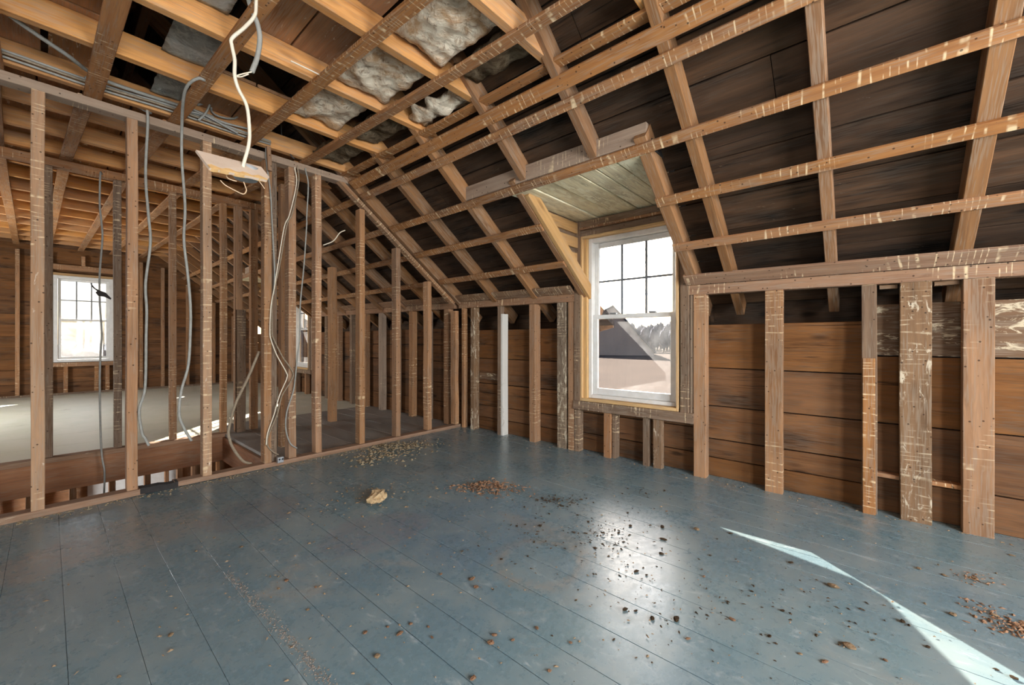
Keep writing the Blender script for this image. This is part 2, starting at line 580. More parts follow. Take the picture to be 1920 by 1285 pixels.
def smooth_path(pts, k=6):
    pts = [Vector(p) for p in pts]
    if len(pts) < 3:
        return pts
    out = []
    P = [pts[0] * 2 - pts[1]] + pts + [pts[-1] * 2 - pts[-2]]
    for i in range(1, len(P) - 2):
        for j in range(k):
            t = j / k
            a, b, c, d = P[i - 1], P[i], P[i + 1], P[i + 2]
            out.append(0.5 * ((2 * b) + (c - a) * t + (2 * a - 5 * b + 4 * c - d) * t * t + (3 * b - a - 3 * c + d) * t ** 3))
    out.append(pts[-1])
    return out


def tube_mesh(paths, seg=7):
    """paths: list of (points, radius or list of radii)"""
    V, F = [], []
    for pts, r in paths:
        n = len(pts)
        base = len(V)
        for i, p in enumerate(pts):
            a = pts[max(0, i - 1)]
            b = pts[min(n - 1, i + 1)]
            tn = (b - a)
            tn = tn.normalized() if tn.length > 1e-9 else Vector((0, 0, 1))
            up = Vector((0.31, 0.86, 0.4))
            sd = tn.cross(up).normalized()
            u2 = sd.cross(tn).normalized()
            rr = r[i] if isinstance(r, (list, tuple)) else r
            for j in range(seg):
                an = 2 * math.pi * j / seg
                V.append(tuple(p + (sd * math.cos(an) + u2 * math.sin(an)) * rr))
        for i in range(n - 1):
            for j in range(seg):
                a = base + i * seg + j
                b = base + i * seg + (j + 1) % seg
                F.append((a, b, b + seg, a + seg))
        F.append(tuple(base + j for j in range(seg - 1, -1, -1)))
        F.append(tuple(base + (n - 1) * seg + j for j in range(seg)))
    me = bpy.data.meshes.new('tube')
    me.from_pydata(V, [], F)
    me.update()
    for p in me.polygons:
        p.use_smooth = True
    return me


def tube(name, parent, mat, pts, r, k=6, seg=7):
    return link(name, tube_mesh([(smooth_path(pts, k), r)], seg), M[mat], parent)


# ================================================================== FLOORS
floor = structure('floor', 'blue painted board floor, worn and strewn with crumbs', 'floor')
seams = [-2.42, -2.25, -2.06, -1.90, -1.71, -1.54, -1.36, -1.17, -1.0, -0.82, -0.64, -0.47, -0.30, -0.13, 0.042, 0.21, 0.37,
         0.53, 0.70, 0.867, 1.021, 1.165, 1.355, 1.555, 1.722, 1.948, 2.13, 2.30, 2.48, 2.65, 2.83, 3.01, 3.20, 3.46]
for a, b in zip(seams, seams[1:]):
    gp = 0.0014 if b > 0.8 else 0.0006
    bx('floor_board', floor, 'blue_floor', a + gp, b - gp, YB, YP + 0.02, -0.03, random.uniform(-0.0003, 0.0003), wob=0.0, bev=0.0004, n=1)
bx('subfloor', floor, 'weathered', -2.45, 3.6, YB, YP + 0.10, -0.20, -0.034, n=1)

landing = structure('floor_landing', 'dull grey landing floor behind the open stud partition', 'floor')
e = [1.32, 1.56, 1.80, 2.06, 2.30, 2.56, 2.80, 3.06, 3.46]
for a, b in zip(e, e[1:]):
    bx('floor_board', landing, 'landing', a + 0.002, b - 0.002, YP + 0.10, YH + 0.75, -0.03, 0.0, wob=0.0005, n=1)
bx('subfloor', landing, 'weathered', 1.32, 3.6, YP + 0.10, YH + 0.75, -0.20, -0.034, n=1)

farfloor = structure('floor_far', 'pale painted plank floor of the far room', 'floor')
y = YH + 0.02
while y < YF:
    y2 = min(y + random.uniform(0.55, 0.75), YF)
    x1 = 1.32 if y2 < YH + 0.8 else 3.46
    bx('floor_panel', farfloor, 'pale_floor', -2.42, x1, y + 0.002, y2 - 0.002, -0.03, random.uniform(0, 0.001), wob=0.0004, bev=0.0015, n=1)
    y = y2
bx('subfloor', farfloor, 'weathered', -2.45, 3.6, YH + 0.80, YF, -0.20, -0.034, n=1)

# stairwell: beams that frame it and the storey below
well = structure('wall_stairwell', 'timber framing and lower storey around the open stairwell', 'wall')
bx('header_beam', well, 'beam', -2.42, 1.36, YH - 0.03, YH + 0.03, -0.30, -0.032)
bx('nailer_strip', well, 'sole', -2.42, 1.36, YH - 0.035, YH + 0.07, -0.031, 0.012)
bx('header_beam', well, 'beam', -2.42, 1.36, YP + 0.10, YP + 0.15, -0.30, -0.036)
bx('trimmer_beam', well, 'beam', 1.30, 1.36, YP + 0.15, YH - 0.03, -0.30, -0.036)
for k in range(13):
    x = -2.1 + k * 0.28
    bx('lower_stud', well, 'lower', x, x + 0.05, YH + 0.45, YH + 0.54, -2.6, -0.30, n=2)
for k in range(16):
    if k in (8, 9):
        continue
    x = -2.3 + k * 0.36
    bx('lower_stud', well, 'lower', x, x + 0.05, 8.9, 9.0, -2.6, -0.30, n=2)
bx('lower_floor', well, 'lower', -2.4, 3.6, YP, 9.2, -2.68, -2.6, n=1)
bx('lower_wall', well, 'lower', -2.4, 0.40, 9.05, 9.1, -2.6, -0.20, n=1)
bx('lower_wall', well, 'lower', 1.5, 3.6, 9.05, 9.1, -2.6, -0.20, n=1)
bx('lower_wall', well, 'lower', 0.40, 1.5, 9.05, 9.1, -2.6, -1.9, n=1)
bx('lower_wall', well, 'lower', 0.40, 1.5, 9.05, 9.1, -0.55, -0.20, n=1)
bx('plastered_wall', well, 'white_paint', 0.40, 1.5, 9.06, 9.09, -1.9, -0.55, n=1)
bx('lower_wall', well, 'lower', -2.45, -2.4, YP, 9.1, -2.6, -0.2, n=1)
bx('lower_wall', well, 'lower', 3.6, 3.65, YP, 9.1, -2.6, -0.2, n=1)
bx('lower_wall', well, 'lower', -2.4, 3.6, YP, YP + 0.05, -2.6, -0.22, n=1)

# ================================================================== RIGHT KNEE WALL
wr = structure('wall_right', 'knee wall of rough studs over wide brown horizontal boards', 'wall')


def zplate(y):
    return 1.402 + 0.0125 * (y + 0.7)


D1 = (1.00, 2.10)          # dormer bay
D2 = (8.05, 9.05)          # far dormer bay
# the outer boarding
left_rows = [(0.0, 0.143), (0.147, 0.288), (0.293, 0.548), (0.553, 0.845), (0.850, 1.188)]
right_rows = [(0.0, 0.205), (0.21, 0.545), (0.55, 0.965), (0.97, 1.29)]
under_rows = [(0.0, 0.16), (0.165, 0.36), (0.365, 0.56)]


def wall_rows(rows, y0, y1):
    for i, (a, b) in enumerate(rows):
        bx('wall_plank', wr, 'wall_board', XP + random.uniform(0, 0.004), XP + 0.025, y0, y1, a + 0.001, b - 0.001, wob=0.001)


wall_rows(left_rows, D1[1] + 0.02, YP + 0.05)
wall_rows(left_rows, -0.03, D1[0] - 0.02)
wall_rows(under_rows, D1[0] - 0.02, D1[1] + 0.02)
for i, (a, b) in enumerate(right_rows):
    bx('wall_plank', wr, 'wall_board_flaked' if i == 3 else 'wall_board', XP, XP + 0.025, YB, -0.034, a + 0.001, b - 0.001, wob=0.001)
wall_rows([(0.0, 0.25), (0.255, 0.5), (0.505, 0.78), (0.785, 1.0), (1.005, 1.22)], YP + 0.054, D2[0] - 0.02)
wall_rows([(0.0, 0.3), (0.305, 0.55)], D2[0] - 0.02, D2[1] + 0.02)
wall_rows([(0.0, 0.25), (0.255, 0.5), (0.505, 0.78), (0.785, 1.0), (1.005, 1.22)], D2[1] + 0.02, YF)
# weatherproof outer skin and eave blocking
for y0, y1, z1 in ((YB, D1[0], 1.12), (D1[0], D1[1], 0.44), (D1[1], D2[0], 1.12), (D2[0], D2[1], 0.5), (D2[1], YF, 1.12)):
    bx('outer_siding', wr, 'shingle', XP + 0.12, XP + 0.16, y0, y1, -3.0, z1, n=1)
    bx('wall_sill_beam', wr, 'weathered', XP + 0.026, XP + 0.12, y0, y1, -0.2, 0.1, n=1)
for y0, y1 in ((YB, D1[0]), (D1[1], D2[0]), (D2[1], YF)):
    bx('outer_plate', wr, 'roof_board', XP + 0.03, XP + 0.12, y0, y1, 1.08, 1.17, n=1)
    bx('soffit_board', wr, 'roof_board', XP + 0.10, 3.80, y0, y1, 1.13, 1.15, n=1)
    bx('soffit_board', wr, 'roof_board', 3.78, 3.80, y0, y1, 1.15, 1.38, n=1)
    # flared eave beyond the wall
    prism('eave_slab', wr, 'shingle', [(3.45, y0, 1.53), (4.13, y0, 1.215), (4.13, y0, 1.28), (3.45, y0, 1.60)], (0, y1 - y0, 0))
for yc in (D1[0] - 0.012, D1[1] + 0.004, D2[0] - 0.012, D2[1] + 0.004):
    prism('cheek_closure', wr, 'roof_board', [(XP + 0.03, yc, 0.40), (3.80, yc, 0.90), (3.80, yc, 1.40), (XP + 0.03, yc, 1.62)], (0, 0.012, 0))
prism('sun_trim_board', wr, 'weathered', [(4.09, D1[1], 1.23), (4.09, D1[1], 1.205), (4.09, 2.55, 1.095), (4.09, 4.2, 0.95), (4.09, 4.2, 1.23)], (0.025, 0, 0))  # unseen sagging board added under the eave to trim the sun streak

# the top plate with a lath strip along its upper edge
for y0, y1, m1, m2 in ((YB, D1[0] + 0.07, 'plate', 'plate'), (2.11, YP + 0.03, 'plate', 'strip_shaded'), (YP + 0.11, D2[0], 'plate', 'plate'), (D2[1], YF, 'plate', 'plate')):
    stick('top_plate', wr, m1, (XW + 0.043, y0, zplate(y0) + 0.038), (XW + 0.043, y1, zplate(y1) + 0.038), 0.094, 0.075)
    stick('plate_strip', wr, m2, (XW - 0.052, y0, zplate(y0) + 0.113), (XW - 0.052, y1, zplate(y1) + 0.113), 0.100, 0.022, (S, 0, 1))


def kstud(y0, y1, mat, depth=0.085, z0=0.0, z1=None, name='stud', wob=0.002, x=XW):
    bx(name, wr, mat, x, x + depth, min(y0, y1), max(y0, y1), z0, (zplate((y0 + y1) / 2) - 0.001) if z1 is None else z1, wob=wob)


kstud(1.022, 0.932, 'stud')
kstud(0.540, 0.435, 'stud', 0.06)
kstud(0.022, -0.050, 'weathered', 0.06)
kstud(0.018, -0.042, 'strip', 0.022, 0.0, 0.955, 'stud_patch', x=XW - 0.024)
kstud(-0.152, -0.285, 'flaked', 0.07, wob=0.006)
kstud(-0.404, -0.520, 'stud', 0.07)
kstud(-0.98, -1.08, 'stud')
kstud(-1.55, -1.65, 'stud')
kstud(-2.2, -2.3, 'stud')
for y0, y1 in ((-0.05, -0.152), (-0.285, -0.404)):
    bx('nail_block', wr, 'strip', XW + 0.03, XP - 0.002, y1 + 0.002, y0 - 0.002, 0.225, 0.25, n=1)
    bx('plate_shim', wr, 'wall_board_flaked', XW + 0.03, XW + 0.075, y1 + 0.01, y0 - 0.012, zplate(0) - 0.03, zplate(0) - 0.006, n=1)
kstud(3.735, 3.69, 'stud', 0.06)
kstud(3.575, 3.515, 'flaked', 0.09)
kstud(3.135, 3.085, 'weathered', 0.06)
kstud(3.083, 3.055, 'white_stud', 0.095, z1=1.36)
kstud(2.675, 2.600, 'stud', 0.10)
kstud(2.318, 2.215, 'mottled', 0.05)
kstud(2.190, 2.125, 'stud', 0.09)
# one white painted patch and a pale cleat on the boards between the studs
bx('cleat', wr, 'wall_board_flaked', XP - 0.016, XP - 0.001, 3.14, 3.51, 0.60, 0.675, n=1)
bx('cleat', wr, 'wall_board', XP - 0.014, XP - 0.001, 2.68, 3.05, 0.60, 0.67, n=1)
# short studs below the window
kstud(2.118, 2.065, 'weathered', 0.08, 0, 0.40)
kstud(1.805, 1.735, 'strip', 0.05, 0, 0.405)
kstud(1.73, 1.70, 'weathered', 0.09, 0, 0.405, x=XW + 0.02)
kstud(1.435, 1.380, 'weathered', 0.05, 0, 0.405)
kstud(1.345, 1.275, 'flaked', 0.06, 0, 0.405, wob=0.005)
# studs beyond the partition
yy = 3.98
for i in range(14):
    m = ['stud', 'weathered', 'stud', 'weathered', 'plate_grey'][i % 5]
    if not (D2[0] - 0.05 < yy < D2[1] + 0.05):
        kstud(yy, yy + random.uniform(0.05, 0.10), m, 0.08)
    else:
        kstud(yy, yy + 0.06, m, 0.08, 0, 0.5)
    yy += random.uniform(0.36, 0.50)

# ================================================================== RIGHT ROOF SLOPE
rs = structure('ceiling_slope', 'bare rafters and furring strips under dark stained roof boards', 'ceiling')


def on_slope(x, y, off):
    return Vector((x, y, zs(x))) + NV * off


def rafter(y, x0=XR, x1=XE, mat='rafter', w=0.055, depth=0.125, name='rafter'):
    """y is the far edge"""
    c = 0.022 + depth / 2
    stick(name, rs, mat, on_slope(x0, y - w / 2, c), on_slope(x1, y - w / 2, c), w, depth, NV, wob=0.003)


ys = [-2.70, -2.115, -1.53, -0.945, -0.36, 0.197, 0.783, 2.62, 3.20]
for yv in ys:
    rafter(yv, w=0.058 if yv != -0.36 else 0.072)
rafter(1.37, XR, 2.33)
rafter(1.96, XR, 2.33)
rafter(1.053, 2.30, XE, 'rafter', 0.075)                 # right trimmer of the dormer
rafter(2.062, 2.30, XE, 'rafter', 0.055)                 # left trimmer
rafter(2.003, 2.42, XE - 0.25, 'new_wood', 0.040, 0.115, 'sistered_rafter')
yv = 3.80
while yv < YF:
    if D2[0] < yv < D2[1]:
        rafter(yv, XR, 2.33)
    else:
        rafter(yv)
    yv += 0.585
rafter(D2[0] + 0.03, 2.3, XE)
rafter(D2[1] + 0.03, 2.3, XE)
# headers across the tops of the dormer openings
bx('dormer_header', rs, 'plate_grey', 2.335, 2.375, 0.985, 2.58, zs(2.355, 0.03), zs(2.355, 0.03) + 0.115)
bx('dormer_header', rs, 'plate_grey', 2.335, 2.375, D2[0] - 0.05, D2[1] + 0.05, zs(2.355, 0.03), zs(2.355, 0.03) + 0.115)


# furring strips: (distance up the slope from x=3.166, material)
def xs_at(d):
    return 3.166 - d / SL


def slope_strip(d, y0, y1, mat='strip', w=0.066):
    x = xs_at(d)
    stick('furring_strip', rs, mat, on_slope(x, y0, 0.011), on_slope(x, y1, 0.011), w, 0.0215, NV, wob=0.0025, n=6)


slope_strip(0.222, YB, 1.055)
slope_strip(0.625, YB, 1.055)
slope_strip(0.222, 2.0, 3.735, 'strip')
slope_strip(0.640, 2.0, 3.735, 'strip')
slope_strip(1.020, YB, 3.735)
slope_strip(1.430, YB, 3.735)
for d in (0.222, 0.64, 1.03, 1.43):
    if d < 0.9:
        slope_strip(d, YP + 0.10, D2[0])
        slope_strip(d, D2[1], YF)
    else:
        slope_strip(d, YP + 0.10, YF)

# roof boards, running along the house
x_e, d = XE, 0.0
off = 0.022 + 0.125
while x_e > XR:
    wdt = random.uniform(0.20, 0.30)
    x_s = max(XR, x_e - wdt / SL)
    xm = (x_e + x_s) / 2
    if xm > 2.36:
        segs = [(YB, D1[0]), (D1[1], D2[0]), (D2[1], YF)]
    else:
        cut = random.uniform(2.5, 5.0)
        segs = [(YB, cut), (cut + 0.004, YF)]
    segs2 = []
    for a, b in segs:
        if b - a > 3.2:
            c = a + random.uniform(0.4, 0.6) * (b - a)
            segs2 += [(a, c), (c + 0.004, b)]
        else:
            segs2.append((a, b))
    for a, b in segs2:
        stick('roof_board', rs, 'roof_board', on_slope(xm, a, off + 0.0115), on_slope(xm, b, off + 0.0115),
              (x_e - x_s) * SL - random.uniform(0.004, 0.012), 0.022 + random.uniform(-0.004, 0.002), NV, wob=0.001)
    x_e = x_s
# shingled outer roof
for y0, y1, xa, xb in ((YB - 0.2, YF + 0.2, XR - 0.05, 2.40), (YB - 0.2, D1[0], 2.40, XE), (D1[1], D2[0], 2.40, XE), (D2[1], YF + 0.2, 2.40, XE)):
    xm = (xa + xb) / 2
    stick('roof_shingles', rs, 'shingle', on_slope(xm, y0, off + 0.05), on_slope(xm, y1, off + 0.05), (xb - xa) * SL, 0.04, NV, n=1)

# the other slope (out of view): rafters and boards to close the house
ls = structure('ceiling_slope_opposite', 'opposite roof slope with rafters and dark boards', 'ceiling')
NVL = Vector((-S, 0, 1)).normalized()


def on_lslope(x, y, o):
    return Vector((x, y, zs(2 * XR - x))) + NVL * o


yv = -2.7
while yv < YF:
    stick('rafter', ls, 'rafter', on_lslope(XR, yv, 0.085), on_lslope(2 * XR - XE, yv, 0.085), 0.055, 0.125, NVL, n=2)
    yv += 0.585
xl = XR
while xl > 2 * XR - XE:
    xm = xl - 0.13
    stick('roof_board', ls, 'roof_board', on_lslope(xm, YB, off + 0.0115), on_lslope(xm, YF, off + 0.0115), 0.26 * SL - 0.006, 0.022, NVL, n=2)
    xl -= 0.26
stick('roof_shingles', ls, 'shingle', on_lslope(-1.1, YB - 0.2, off + 0.05), on_lslope(-1.1, YF + 0.2, off + 0.05), 3.3 * SL, 0.04, NVL, n=1)
for k in range(6):
    bx('wall_plank', ls, 'wall_board', -2.47, -2.44, YB, YF, -0.1 + k * 0.27, 0.165 + k * 0.27, n=2)

bx('ridge_beam', ls, 'rafter', XR - 0.03, XR + 0.03, YB, YF, 3.50, 3.72, n=2)
bx('ridge_cap', ls, 'shingle', XR - 0.32, XR + 0.32, YB - 0.2, YF + 0.2, 3.76, 3.86, n=1)

# ================================================================== FLAT CEILING
ce = structure('ceiling', 'open ceiling of orange joists crossed by lath-marked strips', 'ceiling')
JH = 0.135
jy = [-2.68, -2.1, -1.52, -0.935, -0.35, 0.235, 0.82, 1.405, 1.99, 2.58, 3.165, 3.745]
yv = 4.33
while yv < YF:
    jy.append(yv)
    yv += 0.585
for yv in jy:
    z = zc(yv) + 0.023
    xa, xb = 2 * XR - 2.02, 2.02
    bx('ceiling_joist', ce, 'joist', xa, xb, yv - 0.052, yv, z, z + JH, wob=0.003)


def ceil_strip(x0, y0, x1, y1, w=0.07, mat='strip', seg=6):
    stick('furring_strip', ce, mat, (x0, y0, zc(y0) + 0.0108), (x1, y1, zc(y1) + 0.0108), w, 0.0215, wob=0.0025, n=seg)


# near room strips (x at the near end, x at the partition), then their runs beyond it
for xn, xp in ((1.655, 1.505), (1.20, 1.045), (0.76, 0.60), (0.27, 0.19), (-0.19, -0.21), (-0.62, -0.63), (-1.02, -1.02)):
    ceil_strip(xn + (xn - xp) * 0.6, YB, xp, YP + 0.05, w=0.075 if xn > 0.5 else 0.085)
for xa in (1.47, 1.03, 0.585, 0.165, -0.225, -0.65):
    ceil_strip(xa, YP + 0.054, xa - 0.06, YH + 0.05, 0.08, seg=3)
    ceil_strip(xa - 0.06, YH + 0.054, xa - 0.16, YF, 0.08, seg=5)
# the pair of strips where the flat ceiling meets the slope
stick('edge_strip', ce, 'strip', (1.955, YB, 2.638), (1.865, YP + 0.02, 2.638), 0.075, 0.022, wob=0.0025, n=6)
stick('edge_strip', ce, 'strip', (1.905 + 0.085, YB, 2.560), (1.865 + 0.065, YP - 0.02, 2.560), 0.085, 0.024, NV, wob=0.0025, n=6)

# boards lying over the joists, with gaps where some are gone
AZ = 2.652 + JH + 0.004
board_rows = [(-1.05, -0.72), (-0.715, -0.36), (-0.33, -0.03), (0.0, 0.235), (0.72, 0.93), (0.94, 1.17)]
for a, b in board_rows:
    bx('attic_board', ce, 'attic_board', a, b, YB, 3.05 if a < 0.5 else 2.56, AZ, AZ + 0.022)
    bx('attic_board', ce, 'attic_board', a, b, 3.07 if a < 0.5 else 3.12, YP + 0.2, AZ, AZ + 0.022)
yv = YP + 0.25
xa = -1.0
while xa < 1.7:
    wd = random.uniform(0.18, 0.28)
    z0, z1 = zc(YP + 0.25) + 0.023 + JH + 0.006, zc(YF) + 0.023 + JH + 0.016
    if not (1.0 < xa < 1.2):
        stick('attic_board', ce, 'attic_board', (xa + wd / 2, YP + 0.25, z0 + 0.02), (xa + wd / 2, YF - 0.02, z1 + 0.02), wd - 0.01, 0.022, n=4)
    xa += wd


# ================================================================== LEFT STUD PARTITION
wl = structure('wall_left', 'open stud partition with lath marks and no covering', 'wall')
ZTP = 2.572
stick('sole_plate', wl, 'sole', (-2.4, YP + 0.047, 0.021), (0.44, YP + 0.047, 0.021), 0.094, 0.042, wob=0.003)
stick('sole_plate', wl, 'sole', (0.60, YP + 0.047, 0.021), (XW, YP + 0.047, 0.019), 0.094, 0.038, wob=0.003)
stick('charred_block', wl, 'dark_scrap', (0.415, YP + 0.03, 0.023), (0.62, YP + 0.035, 0.020), 0.07, 0.044, wob=0.006, n=4)
stick('top_plate', wl, 'plate_grey', (-2.0, YP + 0.047, ZTP + 0.0285), (1.93, YP + 0.047, ZTP + 0.0285), 0.094, 0.056, wob=0.002, n=6)
# sloping plate under the rafters
p_a = Vector((1.80, YP + 0.033, 2.600))
p_b = Vector((3.235, YP + 0.033, 1.508))
stick('sloping_plate', wl, 'stud', p_a, p_b, 0.066, 0.040, (S, 0, 1), wob=0.002)


def ptop(x):
    if x < 1.84:
        return ZTP
    t = (x - p_a.x) / (p_b.x - p_a.x)
    return p_a.z + t * (p_b.z - p_a.z) - 0.030


for xr, m in ((-0.013, 'flaked_front'), (0.405, 'stud'), (0.824, 'mottled_front'), (1.234, 'stud'), (1.648, 'stud'), (2.074, 'stud'),
              (2.487, 'stud'), (2.897, 'stud'), (3.309, 'stud')):
    m = {'flaked_front': 'stud_worn', 'mottled_front': 'stud_worn'}.get(m, m)
    bx('stud', wl, m, xr - 0.056, xr, YP + 0.002, YP + 0.088, 0.041 if xr != 0.405 else 0.046, ptop(xr - 0.003) - 0.001, wob=0.003, n=5)
bx('stud', wl, 'stud', 1.370, 1.432, YP + 0.012, YP + 0.105, 0.041, ZTP - 0.001, wob=0.002, n=4)
bx('stud', wl, 'weathered', 1.238, 1.285, YP + 0.03, YP + 0.09, 0.041, ZTP - 0.001, wob=0.002, n=4)
for xr in (-0.43, -0.84, -1.25):
    bx('stud', wl, 'stud', xr - 0.056, xr, YP + 0.002, YP + 0.088, 0.042, ZTP - 0.001, wob=0.003)
# broken stub of a brace hanging under the joist
stick('broken_brace', wl, 'stud', (1.19, YP - 0.06, 2.655), (1.20, YP - 0.055, 2.46), 0.03, 0.022, (0, 1, 0), wob=0.004)

# ---- second partition beyond the stairwell
wh = structure('wall_hall', 'second stud partition on the far side of the stairwell', 'wall')
zt2 = zc(YH) - 0.078
stick('top_plate', wh, 'strip', (-2.0, YH + 0.045, zt2 + 0.037), (1.75, YH + 0.045, zt2 + 0.037), 0.09, 0.074, wob=0.003, n=5)
for xr in (-0.82, -0.40, 0.028, 0.478, 0.900, 1.352):
    bx('stud', wh, 'weathered' if xr in (0.028, 0.478) else 'stud', xr - 0.055, xr, YH + 0.002, YH + 0.088, 0.013, zt2 - 0.001, wob=0.003, n=4)
for xr, z1 in ((1.505, zt2), (1.665, zt2)):
    bx('stud', wh, 'stud', xr - 0.07, xr, YH + 0.002, YH + 0.088, 0.001, z1 - 0.001, wob=0.003, n=4)
bx('cripple_stud', wh, 'weathered', 1.43, 1.52, YH - 0.06, YH - 0.005, 0.001, 1.42, wob=0.003)
bx('door_post', wh, 'stud', 2.42, 2.50, YH - 0.28, YH - 0.18, 0.001, 2.02, wob=0.003)
bx('door_post', wh, 'stud', 1.52, 1.60, YP + 0.62, YP + 0.70, 0.001, 2.62, wob=0.003)

# ---- far gable wall
wf = structure('wall_far', 'far gable wall of dark horizontal boards around a white window', 'wall')
WX0, WX1, WZ0, WZ1 = 0.075, 0.885, 0.635, 2.33
z = 0.0
while z < 3.75:
    hgt = random.uniform(0.18, 0.27)
    z2 = z + hgt
    hw = 3.0 if z < 1.4 else max(0.25, min(3.0, 3.0 - (z - 1.50) / S))
    x0, x1 = XR - hw, XR + hw
    if z2 < WZ0 or z > WZ1:
        bx('wall_plank', wf, 'wall_board', x0, x1, YF + 0.09, YF + 0.115, z + 0.001, z2 - 0.002, n=2)
    else:
        bx('wall_plank', wf, 'wall_board', x0, WX0 - 0.02, YF + 0.09, YF + 0.115, z + 0.001, z2 - 0.002, n=2)
        bx('wall_plank', wf, 'wall_board', WX1 + 0.02, x1, YF + 0.09, YF + 0.115, z + 0.001, z2 - 0.002, n=2)
        if z < WZ0:
            bx('wall_plank', wf, 'wall_board', WX0 - 0.018, WX1 + 0.018, YF + 0.09, YF + 0.115, z + 0.001, WZ0 - 0.002, n=1)
        if z2 > WZ1:
            bx('wall_plank', wf, 'wall_board', WX0 - 0.018, WX1 + 0.018, YF + 0.09, YF + 0.115, WZ1 + 0.002, z2 - 0.002, n=1)
    z = z2
prism('gable_siding', wf, 'shingle', [(XR - 3.1, YF + 0.13, -3), (WX0 - 0.02, YF + 0.13, -3), (WX0 - 0.02, YF + 0.13, 3.54), (XR - 3.1, YF + 0.13, 1.5)], (0, 0.04, 0))
prism('gable_siding', wf, 'shingle', [(WX1 + 0.02, YF + 0.13, -3), (XR + 3.1, YF + 0.13, -3), (XR + 3.1, YF + 0.13, 1.5), (WX1 + 0.02, YF + 0.13, 3.54)], (0, 0.04, 0))
prism('gable_siding', wf, 'shingle', [(WX0 - 0.02, YF + 0.13, -3), (WX1 + 0.02, YF + 0.13, -3), (WX1 + 0.02, YF + 0.13, WZ0), (WX0 - 0.02, YF + 0.13, WZ0)], (0, 0.04, 0))
prism('gable_siding', wf, 'shingle', [(WX0 - 0.02, YF + 0.13, WZ1), (WX1 + 0.02, YF + 0.13, WZ1), (WX1 + 0.02, YF + 0.13, 3.54), (XR, YF + 0.13, 3.85), (WX0 - 0.02, YF + 0.13, 3.54)], (0, 0.04, 0))
for x in (-1.8, -1.3, -0.86, -0.40, 1.30, 1.66, 2.1, 2.6, 3.0):
    bx('stud', wf, 'stud', x, x + 0.055, YF, YF + 0.088, 0.0, min(2.75, zs(max(x + 0.06, 2 * XR - x)) - 0.02), n=3)
for x in (0.0, 0.90):
    bx('stud', wf, 'weathered', x, x + 0.055, YF, YF + 0.088, 0.0, 2.74, n=3)
for x in (0.20, 0.62, 0.78):
    bx('cripple_stud', wf, 'strip', x, x + 0.06, YF, YF + 0.088, 0.0, 0.545, n=2)
for x in (0.44,):
    bx('cripple_stud', wf, 'stud', x, x + 0.055, YF, YF + 0.088, 2.545, 2.74, n=1)
bx('window_header', wf, 'stud', 0.057, 0.898, YF, YF + 0.088, 2.44, 2.545)
bx('window_sill_beam', wf, 'stud', 0.057, 0.898, YF - 0.005, YF + 0.088, 0.546, 0.625)
bx('sole_plate', wf, 'weathered', -2.4, 3.4, YF - 0.01, YF, 0.0, 0.04)

# ---- back gable wall (behind the camera) with two openings made for the added fill lamps
wb = structure('wall_back', 'back gable wall of boards with two openings for fill light', 'wall')
for k in range(14):
    z0, z1 = k * 0.27, k * 0.27 + 0.266
    hw = 3.0 if z1 < 1.4 else max(0.25, 3.0 - (z1 - 1.35) / S)
    if 0.54 <= z0 < 2.1:
        spans = [(XR - hw, -0.87), (0.17, 0.83), (1.87, XR + hw)]
    else:
        spans = [(XR - hw, XR + hw)]
    for a, b in spans:
        if b - a > 0.05:
            bx('wall_plank', wb, 'wall_board', a, b, YB - 0.03, YB - 0.005, z0, z1, n=1)

# ================================================================== WINDOWS AND DORMERS
def sash(parent, name, origin, ux, un, y0, y1, z0, z1, stile, rail_b, rail_t, th, glass, cols=1, rows=1, gm='glass'):
    """a sash in the plane spanned by ux (horizontal) and z; un points to the room"""
    ux, un = Vector(ux), Vector(un)
    o = Vector(origin)

    def P(a, z, dn=0.0):
        return o + ux * a + Vector((0, 0, z)) + un * dn

    s = empty(name, P((y0 + y1) / 2, z0))
    s.parent = parent
    s.matrix_parent_inverse = parent.matrix_basis.inverted()
    stick('stile', s, 'white_paint', P(y0 + stile / 2, z0), P(y0 + stile / 2, z1), stile, th, un, n=1, wob=0)
    stick('stile', s, 'white_paint', P(y1 - stile / 2, z0), P(y1 - stile / 2, z1), stile, th, un, n=1, wob=0)
    stick('rail', s, 'white_paint', P(y0 + stile, z0 + rail_b / 2), P(y1 - stile, z0 + rail_b / 2), rail_b, th * 0.98, un, n=1, wob=0)
    stick('rail', s, 'white_paint', P(y0 + stile, z1 - rail_t / 2), P(y1 - stile, z1 - rail_t / 2), rail_t, th * 0.98, un, n=1, wob=0)
    a0, a1, b0, b1 = y0 + stile, y1 - stile, z0 + rail_b, z1 - rail_t
    for i in range(1, cols):
        a = a0 + (a1 - a0) * i / cols
        stick('muntin', s, 'muntin', P(a, b0), P(a, b1), 0.018, 0.012, un, n=1, wob=0, bev=0.001)
    for j in range(1, rows):
        b = b0 + (b1 - b0) * j / rows
        stick('muntin', s, 'muntin', P(a0, b), P(a1, b), 0.018, 0.011, un, n=1, wob=0, bev=0.001)
    for i in range(cols):
        for j in range(rows):
            c0 = a0 + (a1 - a0) * i / cols
            c1 = a0 + (a1 - a0) * (i + 1) / cols
            e0 = b0 + (b1 - b0) * j / rows
            e1 = b0 + (b1 - b0) * (j + 1) / rows
            me = bpy.data.meshes.new('pane')
            me.from_pydata([tuple(P(c0, e0)), tuple(P(c1, e0)), tuple(P(c1, e1)), tuple(P(c0, e1))], [], [(0, 1, 2, 3)])
            link('pane', me, M[gm], s)
    return s


